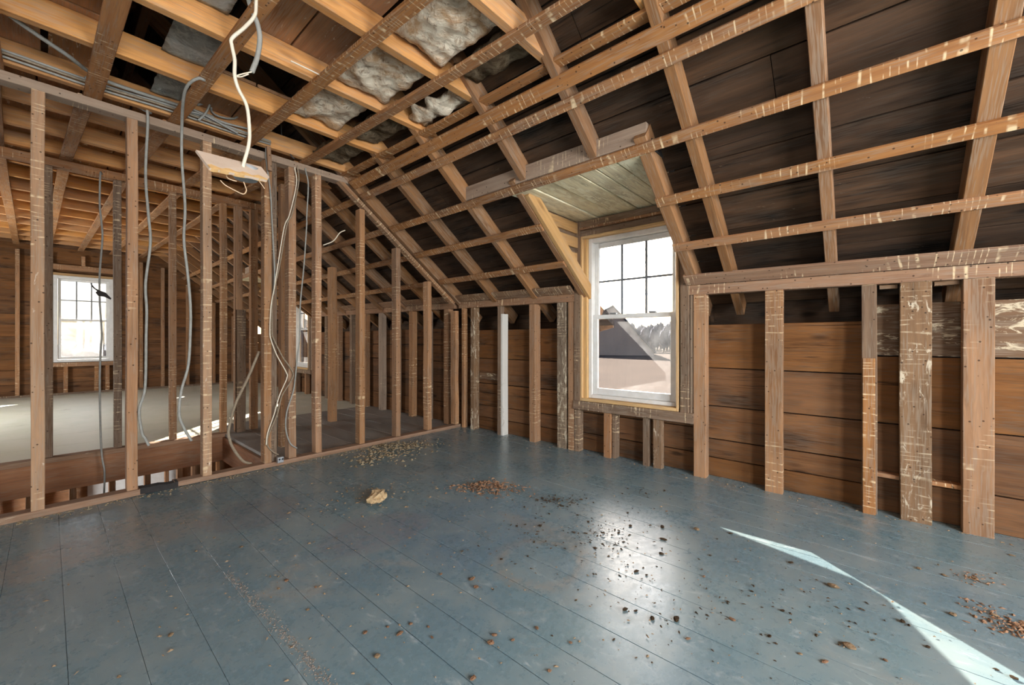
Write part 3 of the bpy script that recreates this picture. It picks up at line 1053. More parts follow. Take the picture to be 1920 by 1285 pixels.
def dormer(d0, d1, near):
    """boards, posts and cheeks of a dormer between y=d0 and y=d1"""
    dz = d0 - D1[0]
    w = structure('wall_dormer', 'dormer framing of yellow and dark boards around the white window' if near else 'far dormer framing seen between the studs', 'wall')
    zt = 2.20
    # ceiling boards along x
    a = d0 + 0.005
    n = 0
    while a < d1 - 0.01:
        b = min(a + [0.20, 0.15, 0.13, 0.22, 0.17, 0.25][n % 6], d1)
        bx('dormer_ceiling_board', w, 'whitewash', 2.376, XP + 0.06, a + 0.005, b - 0.005, zt + random.uniform(0, 0.010), zt + 0.025, wob=0.001)
        a = b
        n += 1
    bx('dormer_roof', w, 'shingle', 2.40, XP + 0.35, d0 - 0.03, d1 + 0.03, zt + 0.03, zt + 0.09, n=1)
    # cheek boarding
    for yc, s in ((d1 + 0.005, 1), (d0 - 0.005, -1)):
        pts = [(2.60, yc, zs(2.60, 0.15)), (XP + 0.12, yc, zs(XP + 0.12, 0.15)), (XP + 0.12, yc, zt + 0.02), (2.60, yc, zt + 0.02)]
        prism('cheek_board', w, 'weathered', pts, (0, 0.022 * s, 0))
        prism('cheek_siding', w, 'shingle', [(p[0], p[1] + 0.03 * s, p[2]) for p in pts], (0, 0.03 * s, 0))
    # light new boards on the far cheek
    yl = d1 - 0.022
    bx('cheek_plank', w, 'new_wood', 2.66, XW + 0.0, yl, yl + 0.024, 2.085, 2.185)
    bx('cheek_plank', w, 'new_wood', 2.86, XW + 0.0, yl - 0.004, yl + 0.02, 1.945, 2.045)
    bx('cheek_plank', w, 'new_wood', 3.06, XW + 0.0, yl + 0.002, yl + 0.024, 1.80, 1.90)
    stick('cheek_brace', w, 'new_wood', (2.75, yl - 0.03, 2.06), (3.29, yl - 0.03, 1.66), 0.025, 0.075, (S, 0, 1))
    # outer sheathing round the window
    for a_, b_, c_, e_ in ((d0 - 0.01, d0 + 0.154, 0.44, zt + 0.03), (d1 - 0.071, d1 + 0.01, 0.44, zt + 0.03), (d0 + 0.155, d1 - 0.072, 2.03, zt + 0.03), (d0 + 0.155, d1 - 0.072, 0.40, 0.49)):
        bx('outer_sheathing', w, 'roof_board', XP + 0.101, XP + 0.128, a_, b_, c_, e_, n=1)
    # posts
    bx('window_post', w, 'weathered', XW - 0.005, XW + 0.085, d1 - 0.048, d1 + 0.018, 0.41, zt - 0.002)
    bx('window_post', w, 'weathered', XW - 0.005, XW + 0.085, d0 + 0.055, d0 + 0.122, 0.41, zt - 0.002)
    bx('window_post', w, 'plate_grey', XW + 0.010, XW + 0.085, d0 - 0.005, d0 + 0.050, 0.40, 1.72)
    # header boards above the window
    bx('window_header', w, 'weathered', XW + 0.005, XW + 0.08, d0 + 0.124, d1 - 0.05, 2.135, 2.197)
    bx('header_ledge', w, 'strip', XW - 0.012, XW + 0.06, d0 + 0.124, d1 - 0.05, 2.110, 2.133)
    bx('window_header', w, 'weathered', XW + 0.015, XW + 0.08, d0 + 0.124, d1 - 0.05, 2.050, 2.108)
    # sill
    bx('window_sill_beam', w, 'weathered', XW - 0.014, XW + 0.085, d0 + 0.02, d1 + 0.02, 0.408, 0.490)
    return w


def dormer_window(idx, d0, d1, near):
    w = structure('window_%d' % idx, 'white double-hung window with six small upper panes, in the dormer' if near else 'bright white window of the far dormer', 'window')
    y0, y1 = d0 + 0.135, d1 - 0.052          # clear opening between posts
    z0, z1 = 0.492, 2.048
    # pine jamb liner, stepped
    bx('jamb', w, 'jamb', XW - 0.004, XP + 0.10, y1 - 0.020, y1, z0, z1)
    bx('jamb', w, 'jamb', XW + 0.022, XP + 0.10, y1 - 0.058, y1 - 0.0205, z0 + 0.02, z1 - 0.02)
    bx('jamb', w, 'jamb', XW - 0.004, XP + 0.10, y0, y0 + 0.020, z0, z1)
    bx('head_jamb', w, 'jamb', XW - 0.004, XP + 0.10, y0 + 0.0205, y1 - 0.0205, z1 - 0.022, z1)
    bx('sill', w, 'jamb', XW - 0.010, XP + 0.13, y0 + 0.0205, y1 - 0.0205, z0, z0 + 0.028)
    f = 0.034
    # white vinyl-like frame
    bx('frame', w, 'white_paint', XW + 0.050, XP + 0.08, y1 - 0.095, y1 - 0.0585, z0 + 0.029, z1 - 0.022, wob=0, n=1)
    bx('frame', w, 'white_paint', XW + 0.050, XP + 0.08, y0 + 0.0205, y0 + 0.046, z0 + 0.029, z1 - 0.022, wob=0, n=1)
    bx('frame', w, 'white_paint', XW + 0.050, XP + 0.08, y0 + 0.047, y1 - 0.096, z1 - 0.062, z1 - 0.0225, wob=0, n=1)
    bx('frame', w, 'white_paint', XW + 0.045, XP + 0.08, y0 + 0.047, y1 - 0.096, z0 + 0.029, z0 + 0.062, wob=0, n=1)
    a0, a1 = y0 + 0.048, y1 - 0.097
    zm = 1.285
    sash(w, 'sash_upper', (XP + 0.015, 0, 0), (0, 1, 0), (-1, 0, 0), a0, a1, zm - 0.02, z1 - 0.064, 0.040, 0.034, 0.045, 0.028, None, 3, 2)
    sash(w, 'sash_lower', (XP - 0.018, 0, 0), (0, 1, 0), (-1, 0, 0), a0, a1, z0 + 0.063, zm + 0.018, 0.044, 0.06, 0.036, 0.030, None, 1, 1)
    for yq in (a0 + 0.2, a1 - 0.2):
        bx('sash_lock', w, 'steel', XP - 0.030, XP + 0.000, yq - 0.03, yq + 0.03, zm + 0.019, zm + 0.034, n=1)
    return w


dormer(D1[0], D1[1], True)
dormer_window(1, D1[0], D1[1], True)
dormer(D2[0], D2[1], False)
dormer_window(2, D2[0], D2[1], False)

w3 = structure('window_3', 'white double-hung window with hazy glass in the far gable wall', 'window')
bx('frame', w3, 'white_paint', WX0 - 0.016, WX0 + 0.05, YF + 0.02, YF + 0.16, WZ0, WZ1, wob=0, n=1)
bx('frame', w3, 'white_paint', WX1 - 0.05, WX1 + 0.016, YF + 0.02, YF + 0.16, WZ0, WZ1, wob=0, n=1)
bx('frame', w3, 'white_paint', WX0 + 0.051, WX1 - 0.051, YF + 0.02, YF + 0.16, WZ1 - 0.055, WZ1, wob=0, n=1)
bx('frame', w3, 'white_paint', WX0 + 0.051, WX1 - 0.051, YF + 0.015, YF + 0.16, WZ0, WZ0 + 0.05, wob=0, n=1)
bx('head_casing', w3, 'new_wood', WX0 - 0.016, WX1 + 0.016, YF + 0.01, YF + 0.10, WZ1 + 0.002, WZ1 + 0.05, n=1)
sash(w3, 'sash_upper', (0, YF + 0.09, 0), (1, 0, 0), (0, -1, 0), WX0 + 0.052, WX1 - 0.052, 1.445, WZ1 - 0.057, 0.04, 0.03, 0.04, 0.028, None, 3, 2, 'dusty_dimmed_glass')
sash(w3, 'sash_lower', (0, YF + 0.055, 0), (1, 0, 0), (0, -1, 0), WX0 + 0.052, WX1 - 0.052, WZ0 + 0.052, 1.48, 0.04, 0.05, 0.035, 0.030, None, 1, 1, 'dusty_dimmed_glass')

# ================================================================== OUTSIDE
g = bpy.data.meshes.new('ground')
g.from_pydata([(-400, -400, -3.2), (600, -400, -3.2), (600, 600, -3.2), (-400, 600, -3.2)], [], [(0, 1, 2, 3)])
tag(link('ground', g, M['grass']), 'dry tan field outside the dormer window', 'ground', kind='structure')

# far barn seen in the lower sash
def out_pt(u, v, dist):
    q = ray(u, v)
    k = dist / math.hypot(q.x, q.y)
    return CAM + q * k


bl = out_pt(1040, 660, 118)
br = out_pt(1226, 668, 118)
barn = tag(empty('barn', ((bl.x + br.x) / 2, (bl.y + br.y) / 2, -3.2)), 'dark gabled barn beyond the field, seen through the dormer window', 'barn')
ax = Vector((br.x - bl.x, br.y - bl.y, 0))
wid = ax.length
ax.normalize()
dp = Vector((-ax.y, ax.x, 0))
if dp.dot(Vector((1, 1, 0))) < 0:
    dp = -dp
b0 = Vector((bl.x, bl.y, -3.2))


def bp(a, z, d=0.0):
    return b0 + ax * a + dp * d + Vector((0, 0, z))


apex = 13.5
prism('barn_end', barn, 'barn_wall', [bp(0, 0), bp(wid, 0), bp(wid, 0.9), bp(wid * 0.6, apex), bp(0, 5)], dp * 22)
prism('roof_plane', barn, 'barn_roof', [bp(wid + 0.5, 0.5, -0.5), bp(wid * 0.6, apex + 0.1, -0.5), bp(wid * 0.6, apex + 0.6, -0.5), bp(wid + 0.7, 0.9, -0.5)], dp * 23)
prism('roof_plane', barn, 'barn_roof', [bp(-0.8, 4.3, -0.5), bp(wid * 0.6, apex + 0.1, -0.5), bp(wid * 0.6, apex + 0.6, -0.5), bp(-1.0, 4.8, -0.5)], dp * 23)

# hazy woods behind the field: lumpy crowns in a row, each a tree
crown_me = bpy.data.meshes.new('crown')
bm = bmesh.new()
bmesh.ops.create_icosphere(bm, subdivisions=3, radius=1.0)
for v in bm.verts:
    v.co *= 1.0 + 0.30 * noise.noise(v.co * 2.3 + Vector((3, 1, 7)))
bm.to_mesh(crown_me)
bm.free()
crown_me.materials.append(M['treeline'])
trunk_me = tube_mesh([([Vector((0, 0, 0)), Vector((0.1, 0, 3)), Vector((0, 0, 7))], [0.35, 0.3, 0.2])], 6)
trunk_me.materials.append(M['bark'])
ORD = ['first', 'second', 'third', 'fourth', 'fifth', 'sixth', 'seventh', 'eighth', 'ninth', 'tenth', 'eleventh', 'twelfth', 'thirteenth', 'fourteenth']
for row, (dist, du) in enumerate(((150, 0), (172, 6), (196, 12))):
    for i in range(8):
        u = 1136 + du + 18 * i
        p = out_pt(u, 638, dist)
        hgt = CAMZ + 3.2 + dist * (0.030 + 0.006 * row + random.uniform(-0.003, 0.006))
        t = tag(empty('tree', (p.x, p.y, -3.2)), 'hazy grey tree in the %s row of distant woods, %s from the barn side' % (('front', 'middle', 'back')[row], ORD[i]), 'tree', 'trees of the distant woods')
        c = bpy.data.objects.new('crown', crown_me)
        COL.objects.link(c)
        c.parent = t
        c.location = (0, 0, hgt * 0.53)
        wd = dist / 760 * 18 * 0.40
        c.scale = (wd, wd, hgt * 0.42)
        tr = bpy.data.objects.new('trunk', trunk_me)
        COL.objects.link(tr)
        tr.parent = t

# ================================================================== THINGS
# ---- dirty insulation and felt lying in the ceiling bays
def batt(x0, x1, y0, y1, z, mat, label, cat='insulation', thick=0.07, rag=0.02, amp=0.03, seed=0.0):
    nx = max(6, int((x1 - x0) / 0.022))
    ny = max(6, int((y1 - y0) / 0.022))
    V, F = [], []
    cx, cy = (x0 + x1) / 2, (y0 + y1) / 2
    for side in (0, 1):
        for i in range(nx + 1):
            for j in range(ny + 1):
                x = x0 + (x1 - x0) * i / nx
                y = y0 + (y1 - y0) * j / ny
                q = Vector((x * 7 + seed, y * 7, seed))
                ex = min(i, nx - i, j, ny - j)
                if i in (0, nx):
                    x += rag * noise.noise(q * 1.7)
                zz = amp * noise.noise(q) + amp * 0.5 * noise.noise(q * 2.7)
                pinch = 1.0 if ex > 1 else (0.25 if ex == 0 else 0.75)
                zv = z + zz + (thick * pinch * (0.5 if side else -0.5))
                V.append((x - cx, y - cy, zv - z))
    N = (nx + 1) * (ny + 1)

    def ix(sd, i, j):
        return sd * N + i * (ny + 1) + j
    for i in range(nx):
        for j in range(ny):
            F.append((ix(0, i, j), ix(0, i, j + 1), ix(0, i + 1, j + 1), ix(0, i + 1, j)))
            F.append((ix(1, i, j), ix(1, i + 1, j), ix(1, i + 1, j + 1), ix(1, i, j + 1)))
    for i in range(nx):
        F.append((ix(0, i, 0), ix(0, i + 1, 0), ix(1, i + 1, 0), ix(1, i, 0)))
        F.append((ix(0, i + 1, ny), ix(0, i, ny), ix(1, i, ny), ix(1, i + 1, ny)))
    for j in range(ny):
        F.append((ix(0, 0, j + 1), ix(0, 0, j), ix(1, 0, j), ix(1, 0, j + 1)))
        F.append((ix(0, nx, j), ix(0, nx, j + 1), ix(1, nx, j + 1), ix(1, nx, j)))
    me = bpy.data.meshes.new('batt')
    me.from_pydata(V, [], F)
    for p in me.polygons:
        p.use_smooth = True
    o = link('insulation_batt', me, M[mat], None, Matrix.Translation((cx, cy, z)))
    return tag(o, label, cat, 'insulation scraps in the ceiling bays')


BZ = 2.735
batt(1.20, 1.57, 1.412, 1.932, BZ, 'batt', 'large pale stained insulation batt in the ceiling bay nearest above the room', seed=1)
batt(1.17, 1.55, 1.998, 2.522, BZ, 'batt', 'pale crumpled insulation batt in the second ceiling bay, mottled brown', seed=5)
batt(1.12, 1.50, 2.588, 3.107, BZ, 'batt', 'grimy insulation batt in the bay close to the stud partition', seed=9)
batt(1.62, 1.83, 1.412, 1.89, BZ, 'batt_dark', 'dark sooty insulation scrap where flat ceiling meets slope, nearest bay', seed=13)
batt(1.72, 1.88, 1.998, 2.522, 2.70, 'batt', 'torn pale batt edge spilling beside the doubled edge strip', thick=0.05, amp=0.05, rag=0.07, seed=17)
batt(1.58, 1.83, 2.63, 3.107, BZ, 'batt_dark', 'mossy dark insulation scrap between the last two joists', seed=21)
batt(1.54, 1.82, 3.21, 3.68, BZ, 'batt_dark', 'dark insulation scrap in the corner bay above the partition', seed=25)
batt(0.44, 0.70, 2.588, 3.107, 2.77, 'felt', 'grey felt sheet above the joists beside the dark gap', 'felt', 0.012, 0.01, 0.012, 29)
batt(0.40, 0.62, 1.998, 2.522, 2.77, 'felt', 'grey felt sheet at the top of the white hanging cable', 'felt', 0.012, 0.01, 0.012, 33)
batt(0.46, 0.62, 3.172, 3.68, 2.77, 'felt', 'small grey felt piece over the stud partition', 'felt', 0.012, 0.01, 0.012, 37)


# ---- cables
def cable(pts, r, mat, label, group='loose cables on the open framing', name='cable', k=6):
    me = tube_mesh([(smooth_path(pts, k), r)], 7)
    c = Vector(pts[0])
    o = link(name, me, M[mat])
    return tag(o, label, 'cable', group)


def path(pix, y):
    return [at_y(p[0], p[1], p[2] if len(p) > 2 else y) for p in pix]


def away(p, d):
    return Vector(p) + Vector(d)


p = path([(279, 836), (272, 822), (266, 811), (261, 769), (272, 727), (274, 628), (275, 581), (273, 531), (282, 456), (278, 400), (273, 327), (277, 233), (276, 208)], YP - 0.02)
cable(p + [Vector((p[-1].x, YP + 0.02, 2.66)), Vector((p[-1].x - 0.3, YP - 0.10, 2.70))], 0.0085, 'grey_cable', 'grey cable hanging over the top plate beside the second wide stud')
p = path([(359, 827), (346, 805), (336, 777), (340, 733), (353, 685), (357, 620), (357, 572), (352, 514), (345, 452), (347, 400), (346, 368), (341, 301), (341, 240, 3.36)], 3.45)
cable(p + [at_y(344, 185, 3.12), at_y(353, 159, 3.0), at_y(372, 147, 2.94), at_y(384, 151, 2.95)], 0.0085, 'grey_cable', 'grey cable arching out of the ceiling and swinging before the partition')
p = path([(188, 327), (187, 383), (190, 414), (192, 447), (187, 514), (187, 564), (191, 628), (189, 652), (187, 727), (190, 843), (196, 885), (195, 925)], 5.30)
cable([p[0] + Vector((0.02, 0.15, 0.05))] + p, 0.0075, 'grey_cable', 'thin grey cable dropping in front of the far gable window')
p = path([(558, 315), (560, 342), (548, 400), (538, 422), (525, 494), (515, 539), (510, 572), (510, 622), (512, 633), (529, 668), (549, 698), (546, 714), (529, 742), (520, 777), (505, 812), (501, 833), (510, 846), (522, 853)], YP - 0.012)
box_pt = p[-1]
cable([p[0] + Vector((0.0, 0.0, 0.02))] + p, 0.0055, 'old_cable', 'kinked tan cloth cable looping down to the small metal box')
p = path([(553, 318), (556, 345), (543, 402), (533, 426), (521, 497), (514, 541), (508, 575), (506, 622), (509, 640), (520, 668), (536, 697), (538, 709), (524, 742), (514, 777), (502, 812), (499, 835)], YP - 0.022)
cable([p[0] + Vector((0.0, 0.0, 0.02))] + p, 0.0045, 'white_cable', 'twisted pale cable running alongside the kinked tan one')
p = path([(573, 320), (578, 347), (575, 408), (575, 422), (570, 497), (563, 572), (562, 631), (557, 674), (551, 729), (538, 772), (536, 805), (544, 831), (557, 841)], YP - 0.015)
cable([p[0] + Vector((0.0, 0.0, 0.02))] + p, 0.006, 'grey_cable', 'grey cable bowing out in front of the studs by the corner')
p = path([(497, 262), (499, 300), (507, 360), (510, 414), (513, 470), (515, 514), (513, 552)], YP - 0.02)
cable([p[0] + Vector((-0.05, 0.06, 0.08))] + p, 0.006, 'grey_cable', 'short grey cable beside the stud under the drywall scrap')
p = path([(486, 659), (464, 711), (442, 757), (429, 805), (431, 825), (438, 842), (455, 864), (472, 870)], YP + 0.13)
cable(p, 0.011, 'old_cable', 'thick dull cable curving into the stairwell behind the studs')
p = path([(440, 300, 4.3), (442, 330, 4.3), (427, 400, 4.3)], 4.3)
# wires along the top plate
for i, (dz, dy, m, lab) in enumerate(((0.000, 0.0, 'grey_cable', 'lowest grey cable lying along the partition top plate'),
                                      (0.016, -0.012, 'old_cable', 'middle tan cable lying along the partition top plate'),
                                      (0.034, -0.004, 'grey_cable', 'upper grey cable lying along the partition top plate'))):
    pts = [Vector((-0.9, 3.66 + dy, 2.668 + dz)), Vector((-0.2, 3.67 + dy, 2.670 + dz)), Vector((0.18, 3.675 + dy, 2.664 + dz)),
           Vector((0.55, 3.665 + dy, 2.672 + dz)), Vector((0.95, 3.67 + dy, 2.664 + dz)), Vector((1.20, 3.68 + dy, 2.672 + dz * 0.7))]
    cable(pts, 0.007, m, lab)
p = [at_y(18, 36, 3.19), at_y(60, 62, 3.27), at_y(128, 105, 3.42), at_y(168, 135, 3.55), at_y(215, 158, 3.6), at_y(330, 196, 3.66), at_y(400, 220, 3.66)]
for q in p:
    q.z = max(q.z, 2.675)
cable(p, 0.011, 'grey_cable', 'thick grey cable slanting under the left boards to the plate')
# tangle
tang = [[(370, 197), (398, 192), (430, 196), (452, 205), (440, 222), (410, 218), (396, 206), (405, 196), (440, 193)],
        [(356, 209), (390, 218), (420, 230), (450, 238), (470, 243)],
        [(362, 205), (396, 222), (428, 240), (446, 250)],
        [(400, 176), (396, 186), (392, 200), (384, 214), (372, 226)]]
labs = ['looped grey cable tangled above the top plate', 'straight grey cable below the looped tangle', 'sagging grey cable under the tangle', 'frayed cable end at the head of the tangle']
for i, tg in enumerate(tang):
    pts = path(tg, 3.655 - 0.012 * i)
    cable(pts, 0.0075, 'grey_cable', labs[i])
p = path([(606, 460), (625, 452), (637, 437), (647, 432)], YP - 0.02)
cable(p, 0.005, 'white_cable', 'short pale wire sticking out by the sloping plate')
p = path([(527, 232), (530, 262), (545, 290), (552, 298)], YP - 0.05)
cable(p, 0.005, 'dark_cable', 'dark wire dangling beside the broken brace')
p = path([(545, 155), (572, 132), (598, 110)], 2.45)
for q in p:
    q.z = 2.647
cable(p, 0.004, 'white_cable', 'thin pale wire lying across the joists above the second strip')

# ---- small metal box at the foot of the studs
mb = tag(empty('junction_box', box_pt), 'small bright metal box at the foot of the studs', 'box')


def rounded_box(cx, cy, cz, sx, sy, sz, bev=0.006):
    bm = bmesh.new()
    bmesh.ops.create_cube(bm, size=1.0)
    for v in bm.verts:
        v.co = Vector((v.co.x * sx, v.co.y * sy, v.co.z * sz))
    bmesh.ops.bevel(bm, geom=bm.edges[:], offset=bev, segments=2, profile=0.5, affect='EDGES')
    for v in bm.verts:
        v.co += Vector((cx, cy, cz))
    me = bpy.data.meshes.new('box')
    bm.to_mesh(me)
    bm.free()
    return me


q = at_y(525, 862, YP - 0.05)
link('box_body', rounded_box(q.x, q.y, max(q.z, 0.03), 0.05, 0.045, 0.05), M['steel'], mb)
for dx in (-0.012, 0.012):
    link('knockout', tube_mesh([([Vector((q.x + dx, q.y - 0.022, max(q.z, 0.03) + 0.006)), Vector((q.x + dx, q.y - 0.0245, max(q.z, 0.03) + 0.006))], 0.007)], 10), M['dark_scrap'], mb)

# ---- hanging light box with its scrap of drywall
YL = 2.10
hang = tag(empty('hanging_light_box', at_y(458, 303, YL)), 'scrap of drywall with a round light box dangling from a white cable', 'light box')
p = path([(480, 8), (477, 30), (458, 52), (435, 72), (435, 87), (440, 113), (440, 142), (447, 167), (462, 197), (467, 233), (467, 267), (458, 303), (456, 312)], YL)
tube('cable', hang, 'white_cable', [p[0] + Vector((0.01, 0.03, 0.12))] + p + [at_y(457, 326, YL + 0.03)], 0.0075)
A, B, C, D, E_ = (at_y(367.5, 281, YL - 0.02), at_y(490, 313, YL + 0.05), at_y(505, 332, YL + 0.02), at_y(501, 338, YL - 0.01), at_y(393, 315, YL - 0.10))
# subdivided slab with a torn lower edge
nrm = (B - A).cross(E_ - A).normalized()
if nrm.dot(CAM - A) < 0:
    nrm = -nrm
prism('drywall_scrap', hang, 'drywall_paper', [A, B, C, D, E_], -nrm * 0.010)
low = []
n = 14
for i in range(n + 1):
    t_ = i / n
    low.append(E_.lerp(D, t_) + Vector((0, 0, random.uniform(-0.004, 0.003))))
up_ = [E_.lerp(D, i / n) + (A.lerp(B, i / n) - E_.lerp(D, i / n)) * (0.16 + 0.07 * math.sin(i * 1.7)) for i in range(n, -1, -1)]
prism('plaster_edge', hang, 'plaster', [v + nrm * 0.003 for v in low + up_], -nrm * 0.016)
bc = at_y(461, 327, YL + 0.06)
link('round_box', tube_mesh([([bc + Vector((0, 0, 0.03)), bc + Vector((0, 0, -0.012)), bc + Vector((0, 0, -0.024)), bc + Vector((0, 0, -0.027))], [0.052, 0.052, 0.046, 0.03])], 20), M['box_grey'], hang)
tube('bare_wire', hang, 'copper_wire', path([(424, 322), (426, 333), (436, 338), (444, 340)], YL - 0.02), 0.0022)
tube('bare_wire', hang, 'copper_wire', path([(413, 338), (422, 347), (440, 357), (456, 364), (462, 358), (460, 350), (457, 341)], YL - 0.02), 0.0022)
tube('bare_wire', hang, 'copper_wire', path([(486, 340), (492, 348), (496, 354)], YL), 0.0018)

# ---- second stub of cable by the white one
p = path([(467, 2), (475, 25), (484, 50), (487, 75), (482, 108), (472, 135)], 2.22)
stub = tag(empty('cable_stub', p[0]), 'thick grey-white cable stub with a curled stripped end', 'cable', 'loose cables on the open framing')
tube('sheath', stub, 'grey_cable', [p[0] + Vector((0.0, 0.02, 0.10))] + p, 0.0115)
tube('stripped_wire', stub, 'white_cable', path([(472, 135), (462, 137), (450, 140), (443, 143), (452, 144), (466, 139)], 2.22), 0.003)

# ---- dark scrap snagged on the cable before the far window
sc_ = tag(empty('dark_scrap', at_y(190, 548, 5.28)), 'dark ragged scrap snagged on the cable before the far window', 'scrap')
pts = path([(169, 531), (178, 541), (186, 545), (197, 549), (208, 560), (207, 562), (196, 557), (184, 555), (179, 549), (182, 546), (174, 540)], 5.28)
prism('scrap_body', sc_, 'dark_scrap', pts, (0.004, 0.018, 0.003))

# ================================================================== DEBRIS ON THE FLOOR
def clod_mesh(seed, sub=2, flat=0.6):
    bm = bmesh.new()
    bmesh.ops.create_icosphere(bm, subdivisions=sub, radius=1.0)
    for v in bm.verts:
        q = v.co * 1.6 + Vector((seed * 3.1, seed * 1.7, seed))
        v.co *= 1.0 + 0.45 * noise.noise(q) + 0.25 * noise.noise(q * 2.3)
        v.co.z *= flat
    zmin = min(v.co.z for v in bm.verts)
    for v in bm.verts:
        v.co.z -= zmin
    me = bpy.data.meshes.new('clod')
    bm.to_mesh(me)
    bm.free()
    return me


clods = {m: [clod_mesh(i + 10 * k) for i in range(4)] for k, m in enumerate(('crumb_dark', 'crumb_red', 'crumb_tan'))}
for m, l in clods.items():
    for me in l:
        me.materials.append(M[m])
dark = [(1013, 988, 9), (969, 988, 7), (1182, 988, 8), (1242, 990, 12), (1243, 1013, 12), (1240, 1040, 10), (1193, 1073, 10), (1212, 1080, 7),
        (1172, 1145, 14), (1192, 1147, 9), (1223, 1162, 12), (1268, 1163, 15), (1160, 1001, 6), (1150, 1030, 5), (1177, 963, 6), (1083, 967, 6),
        (1103, 980, 6), (940, 1050, 7), (1332, 1043, 6), (1345, 1012, 5), (1370, 1002, 7), (1410, 1110, 6), (1365, 1130, 7), (1467, 1147, 9),
        (1692, 1168, 12), (1740, 1215, 9), (1900, 1273, 11), (1868, 1257, 9), (1483, 1057, 8), (1443, 1195, 8)]
red = [(885, 1088, 11), (893, 1103, 12), (827, 1078, 8), (927, 1193, 14), (920, 1208, 14), (962, 1202, 9), (1007, 1180, 10), (1070, 1207, 9),
       (750, 1190, 12), (770, 1172, 9), (803, 1177, 8), (685, 1188, 10), (810, 1197, 7), (727, 1177, 6), (887, 1275, 15), (1373, 1163, 11),
       (1290, 1200, 10), (1320, 1083, 7), (1547, 1243, 13), (1660, 1240, 9), (1250, 960, 6), (1030, 1260, 9), (537, 1090, 10), (592, 1103, 8)]
tan = [(522, 1105, 7), (577, 1145, 8), (707, 1233, 14), (768, 1010, 6), (1562, 1102, 16), (1307, 995, 12), (1593, 1215, 20), (1827, 1087, 16), (1723, 1068, 10),
       (1787, 1155, 16), (1863, 1155, 12), (1770, 1080, 8), (1897, 1043, 9), (320, 1193, 12), (368, 1035, 7), (453, 1027, 7), (402, 1010, 6), (1500, 1228, 8)]


def floor_zone(u, v):
    if u > 1300:
        return 'between the sun streak and knee wall' if v < 979 + (u - 1328) * 0.49 else 'on the window-glare side of the sun streak'
    if u > 1130:
        return 'in the window glare'
    if u > 915:
        return 'around the ring stain'
    return 'in front of the plaster lump' if u > 640 else 'on the bare floor below the stud partition'


for lst, m, kind_, grp in ((dark, 'crumb_dark', 'dark clod', 'dark clods on the blue floor'),
                           (red, 'crumb_red', 'reddish plaster chip', 'reddish chips on the blue floor'),
                           (tan, 'crumb_tan', 'tan plaster crumb', 'tan crumbs on the blue floor')):
    seen = {}
    for i, (u, v, px) in enumerate(sorted(lst, key=lambda q: -q[1])):
        zn = floor_zone(u, v)
        k = seen.get(zn, 0)
        seen[zn] = k + 1
        c = at_z(u, v, 0.0)
        F_ = c.x * math.cos(YAW) + c.y * math.sin(YAW)
        r = px * F_ / 760 * 0.42
        o = bpy.data.objects.new('plaster_chip' if m != 'crumb_dark' else 'clod', clods[m][i % 4])
        COL.objects.link(o)
        o.location = (c.x, c.y, 0.001)
        o.scale = (r * random.uniform(0.9, 1.4), r * random.uniform(0.6, 1.0), r * random.uniform(0.4, 0.7))
        o.rotation_euler = (0, 0, random.uniform(0, 6))
        tag(o, '%s %s, %s from the bottom edge' % (kind_, zn, ORD[k]), 'debris', grp)

c = at_z(707, 942, 0)
o = link('plaster_lump', clod_mesh(77, 3, 0.7), M['lump'], None, Matrix.Translation((c.x, c.y, 0.001)) @ Matrix.Rotation(0.8, 4, 'Z') @ Matrix.Diagonal((0.085, 0.055, 0.045, 1)))
tag(o, 'large pale tan plaster lump lying alone on the floor', 'debris')


def crumbs(name, mat, label, items):
    """many tiny crumbs nobody could count; items: (x, y, z, r)"""
    V, F = [], []
    for x, y, z, r in items:
        b = len(V)
        an = random.uniform(0, 6)
        sx, sy, sz = r * random.uniform(0.8, 2.2), r * random.uniform(0.5, 1.0), r * random.uniform(0.3, 0.7)
        for i in range(5):
            a = an + i * 1.2566
            k = random.uniform(0.6, 1.2)
            lx, ly = math.cos(a) * sx * k, math.sin(a) * sy * k
            V.append((x + lx * math.cos(an) - ly * math.sin(an), y + lx * math.sin(an) + ly * math.cos(an), z))
        V.append((x, y, z + sz * 1.4))
        for i in range(5):
            F.append((b + i, b + (i + 1) % 5, b + 5))
    me = bpy.data.meshes.new(name)
    me.from_pydata(V, [], F)
    o = link(name, me, M[mat])
    return tag(o, label, 'debris', kind='stuff')


def heap(u, v, rx, ry, n, r, h=0.02):
    c = at_z(u, v, 0)
    out = []
    for _ in range(n):
        a, b = random.gauss(0, 1), random.gauss(0, 1)
        k = math.exp(-(a * a + b * b) / 1.2)
        # along the image horizontal (rx) and away from the camera (ry)
        px = c + Vector((math.sin(YAW), -math.cos(YAW), 0)) * a * rx + Vector((math.cos(YAW), math.sin(YAW), 0)) * b * ry
        if px.y > YP - 0.02 or px.x > XW - 0.05:
            continue
        out.append((px.x, px.y, 0.001 + h * k * random.random(), r * random.uniform(0.5, 1.6)))
    return out


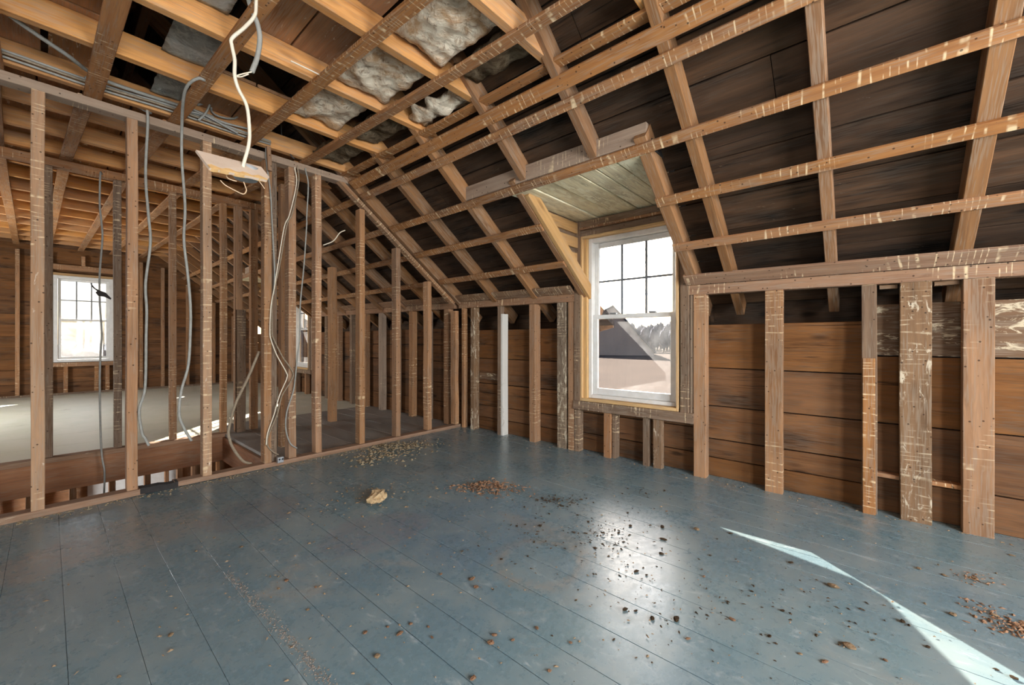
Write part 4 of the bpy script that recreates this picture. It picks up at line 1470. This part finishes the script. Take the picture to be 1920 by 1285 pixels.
crumbs('straw_litter', 'crumb_straw', 'heap of straw-coloured plaster litter against the partition sole plate',
       heap(735, 842, 0.17, 0.16, 420, 0.010, 0.03) + heap(695, 862, 0.12, 0.10, 120, 0.010) + heap(780, 835, 0.12, 0.10, 60, 0.008))
crumbs('rusty_litter', 'crumb_red', 'rusty brown crumb heap in the middle of the floor', heap(908, 914, 0.10, 0.07, 260, 0.008, 0.03) + heap(940, 920, 0.12, 0.08, 90, 0.006))
crumbs('dark_litter', 'crumb_dark', 'trail of dark crumbs before the dormer window',
       heap(1045, 940, 0.10, 0.05, 90, 0.006) + heap(1125, 1008, 0.08, 0.09, 70, 0.005) + heap(1150, 1000, 0.25, 0.25, 90, 0.004) + heap(1000, 1010, 0.2, 0.15, 50, 0.005)
       + heap(1210, 925, 0.08, 0.06, 30, 0.005) + heap(1240, 1130, 0.25, 0.2, 90, 0.0035) + heap(1500, 1130, 0.2, 0.15, 60, 0.004))
crumbs('orange_litter', 'crumb_red', 'orange-brown crumb heap near the right edge beyond the sun streak', heap(1895, 1178, 0.05, 0.04, 120, 0.006, 0.012) + heap(1850, 1150, 0.05, 0.04, 40, 0.005) + heap(1827, 1087, 0.05, 0.04, 40, 0.005))
crumbs('plaster_grit', 'crumb_tan', 'fine tan grit scattered over the whole floor',
       heap(700, 930, 0.25, 0.18, 120, 0.006) + heap(960, 1000, 0.9, 0.8, 260, 0.004) + heap(1400, 1120, 0.8, 0.5, 220, 0.0035) + heap(500, 1080, 0.7, 0.5, 140, 0.004))
la, lb = at_z(423, 1073), at_z(625, 1290)
crumbs('dirt_line', 'dirt', 'tan dirt trail along one floor seam near the camera',
       [(*(la.lerp(lb, random.random()) + Vector((random.gauss(0, 0.012), random.gauss(0, 0.012), 0))).xy, 0.0005, random.uniform(0.001, 0.0032)) for _ in range(900)])
# rubble along the sole plate
edge = []
for _ in range(420):
    x = random.uniform(-0.4, 2.3)
    edge.append((x, YP - abs(random.gauss(0, 0.05)) - 0.01, 0.001, random.uniform(0.003, 0.009)))
crumbs('sole_plate_rubble', 'crumb_straw', 'line of rubble along the foot of the stud partition', edge)
edge = []
for _ in range(160):
    edge.append((XW - abs(random.gauss(0, 0.03)) - 0.005, random.uniform(-0.9, 3.6), 0.001, random.uniform(0.003, 0.007)))
crumbs('wall_rubble', 'crumb_tan', 'thin line of crumbs along the foot of the knee wall', edge)
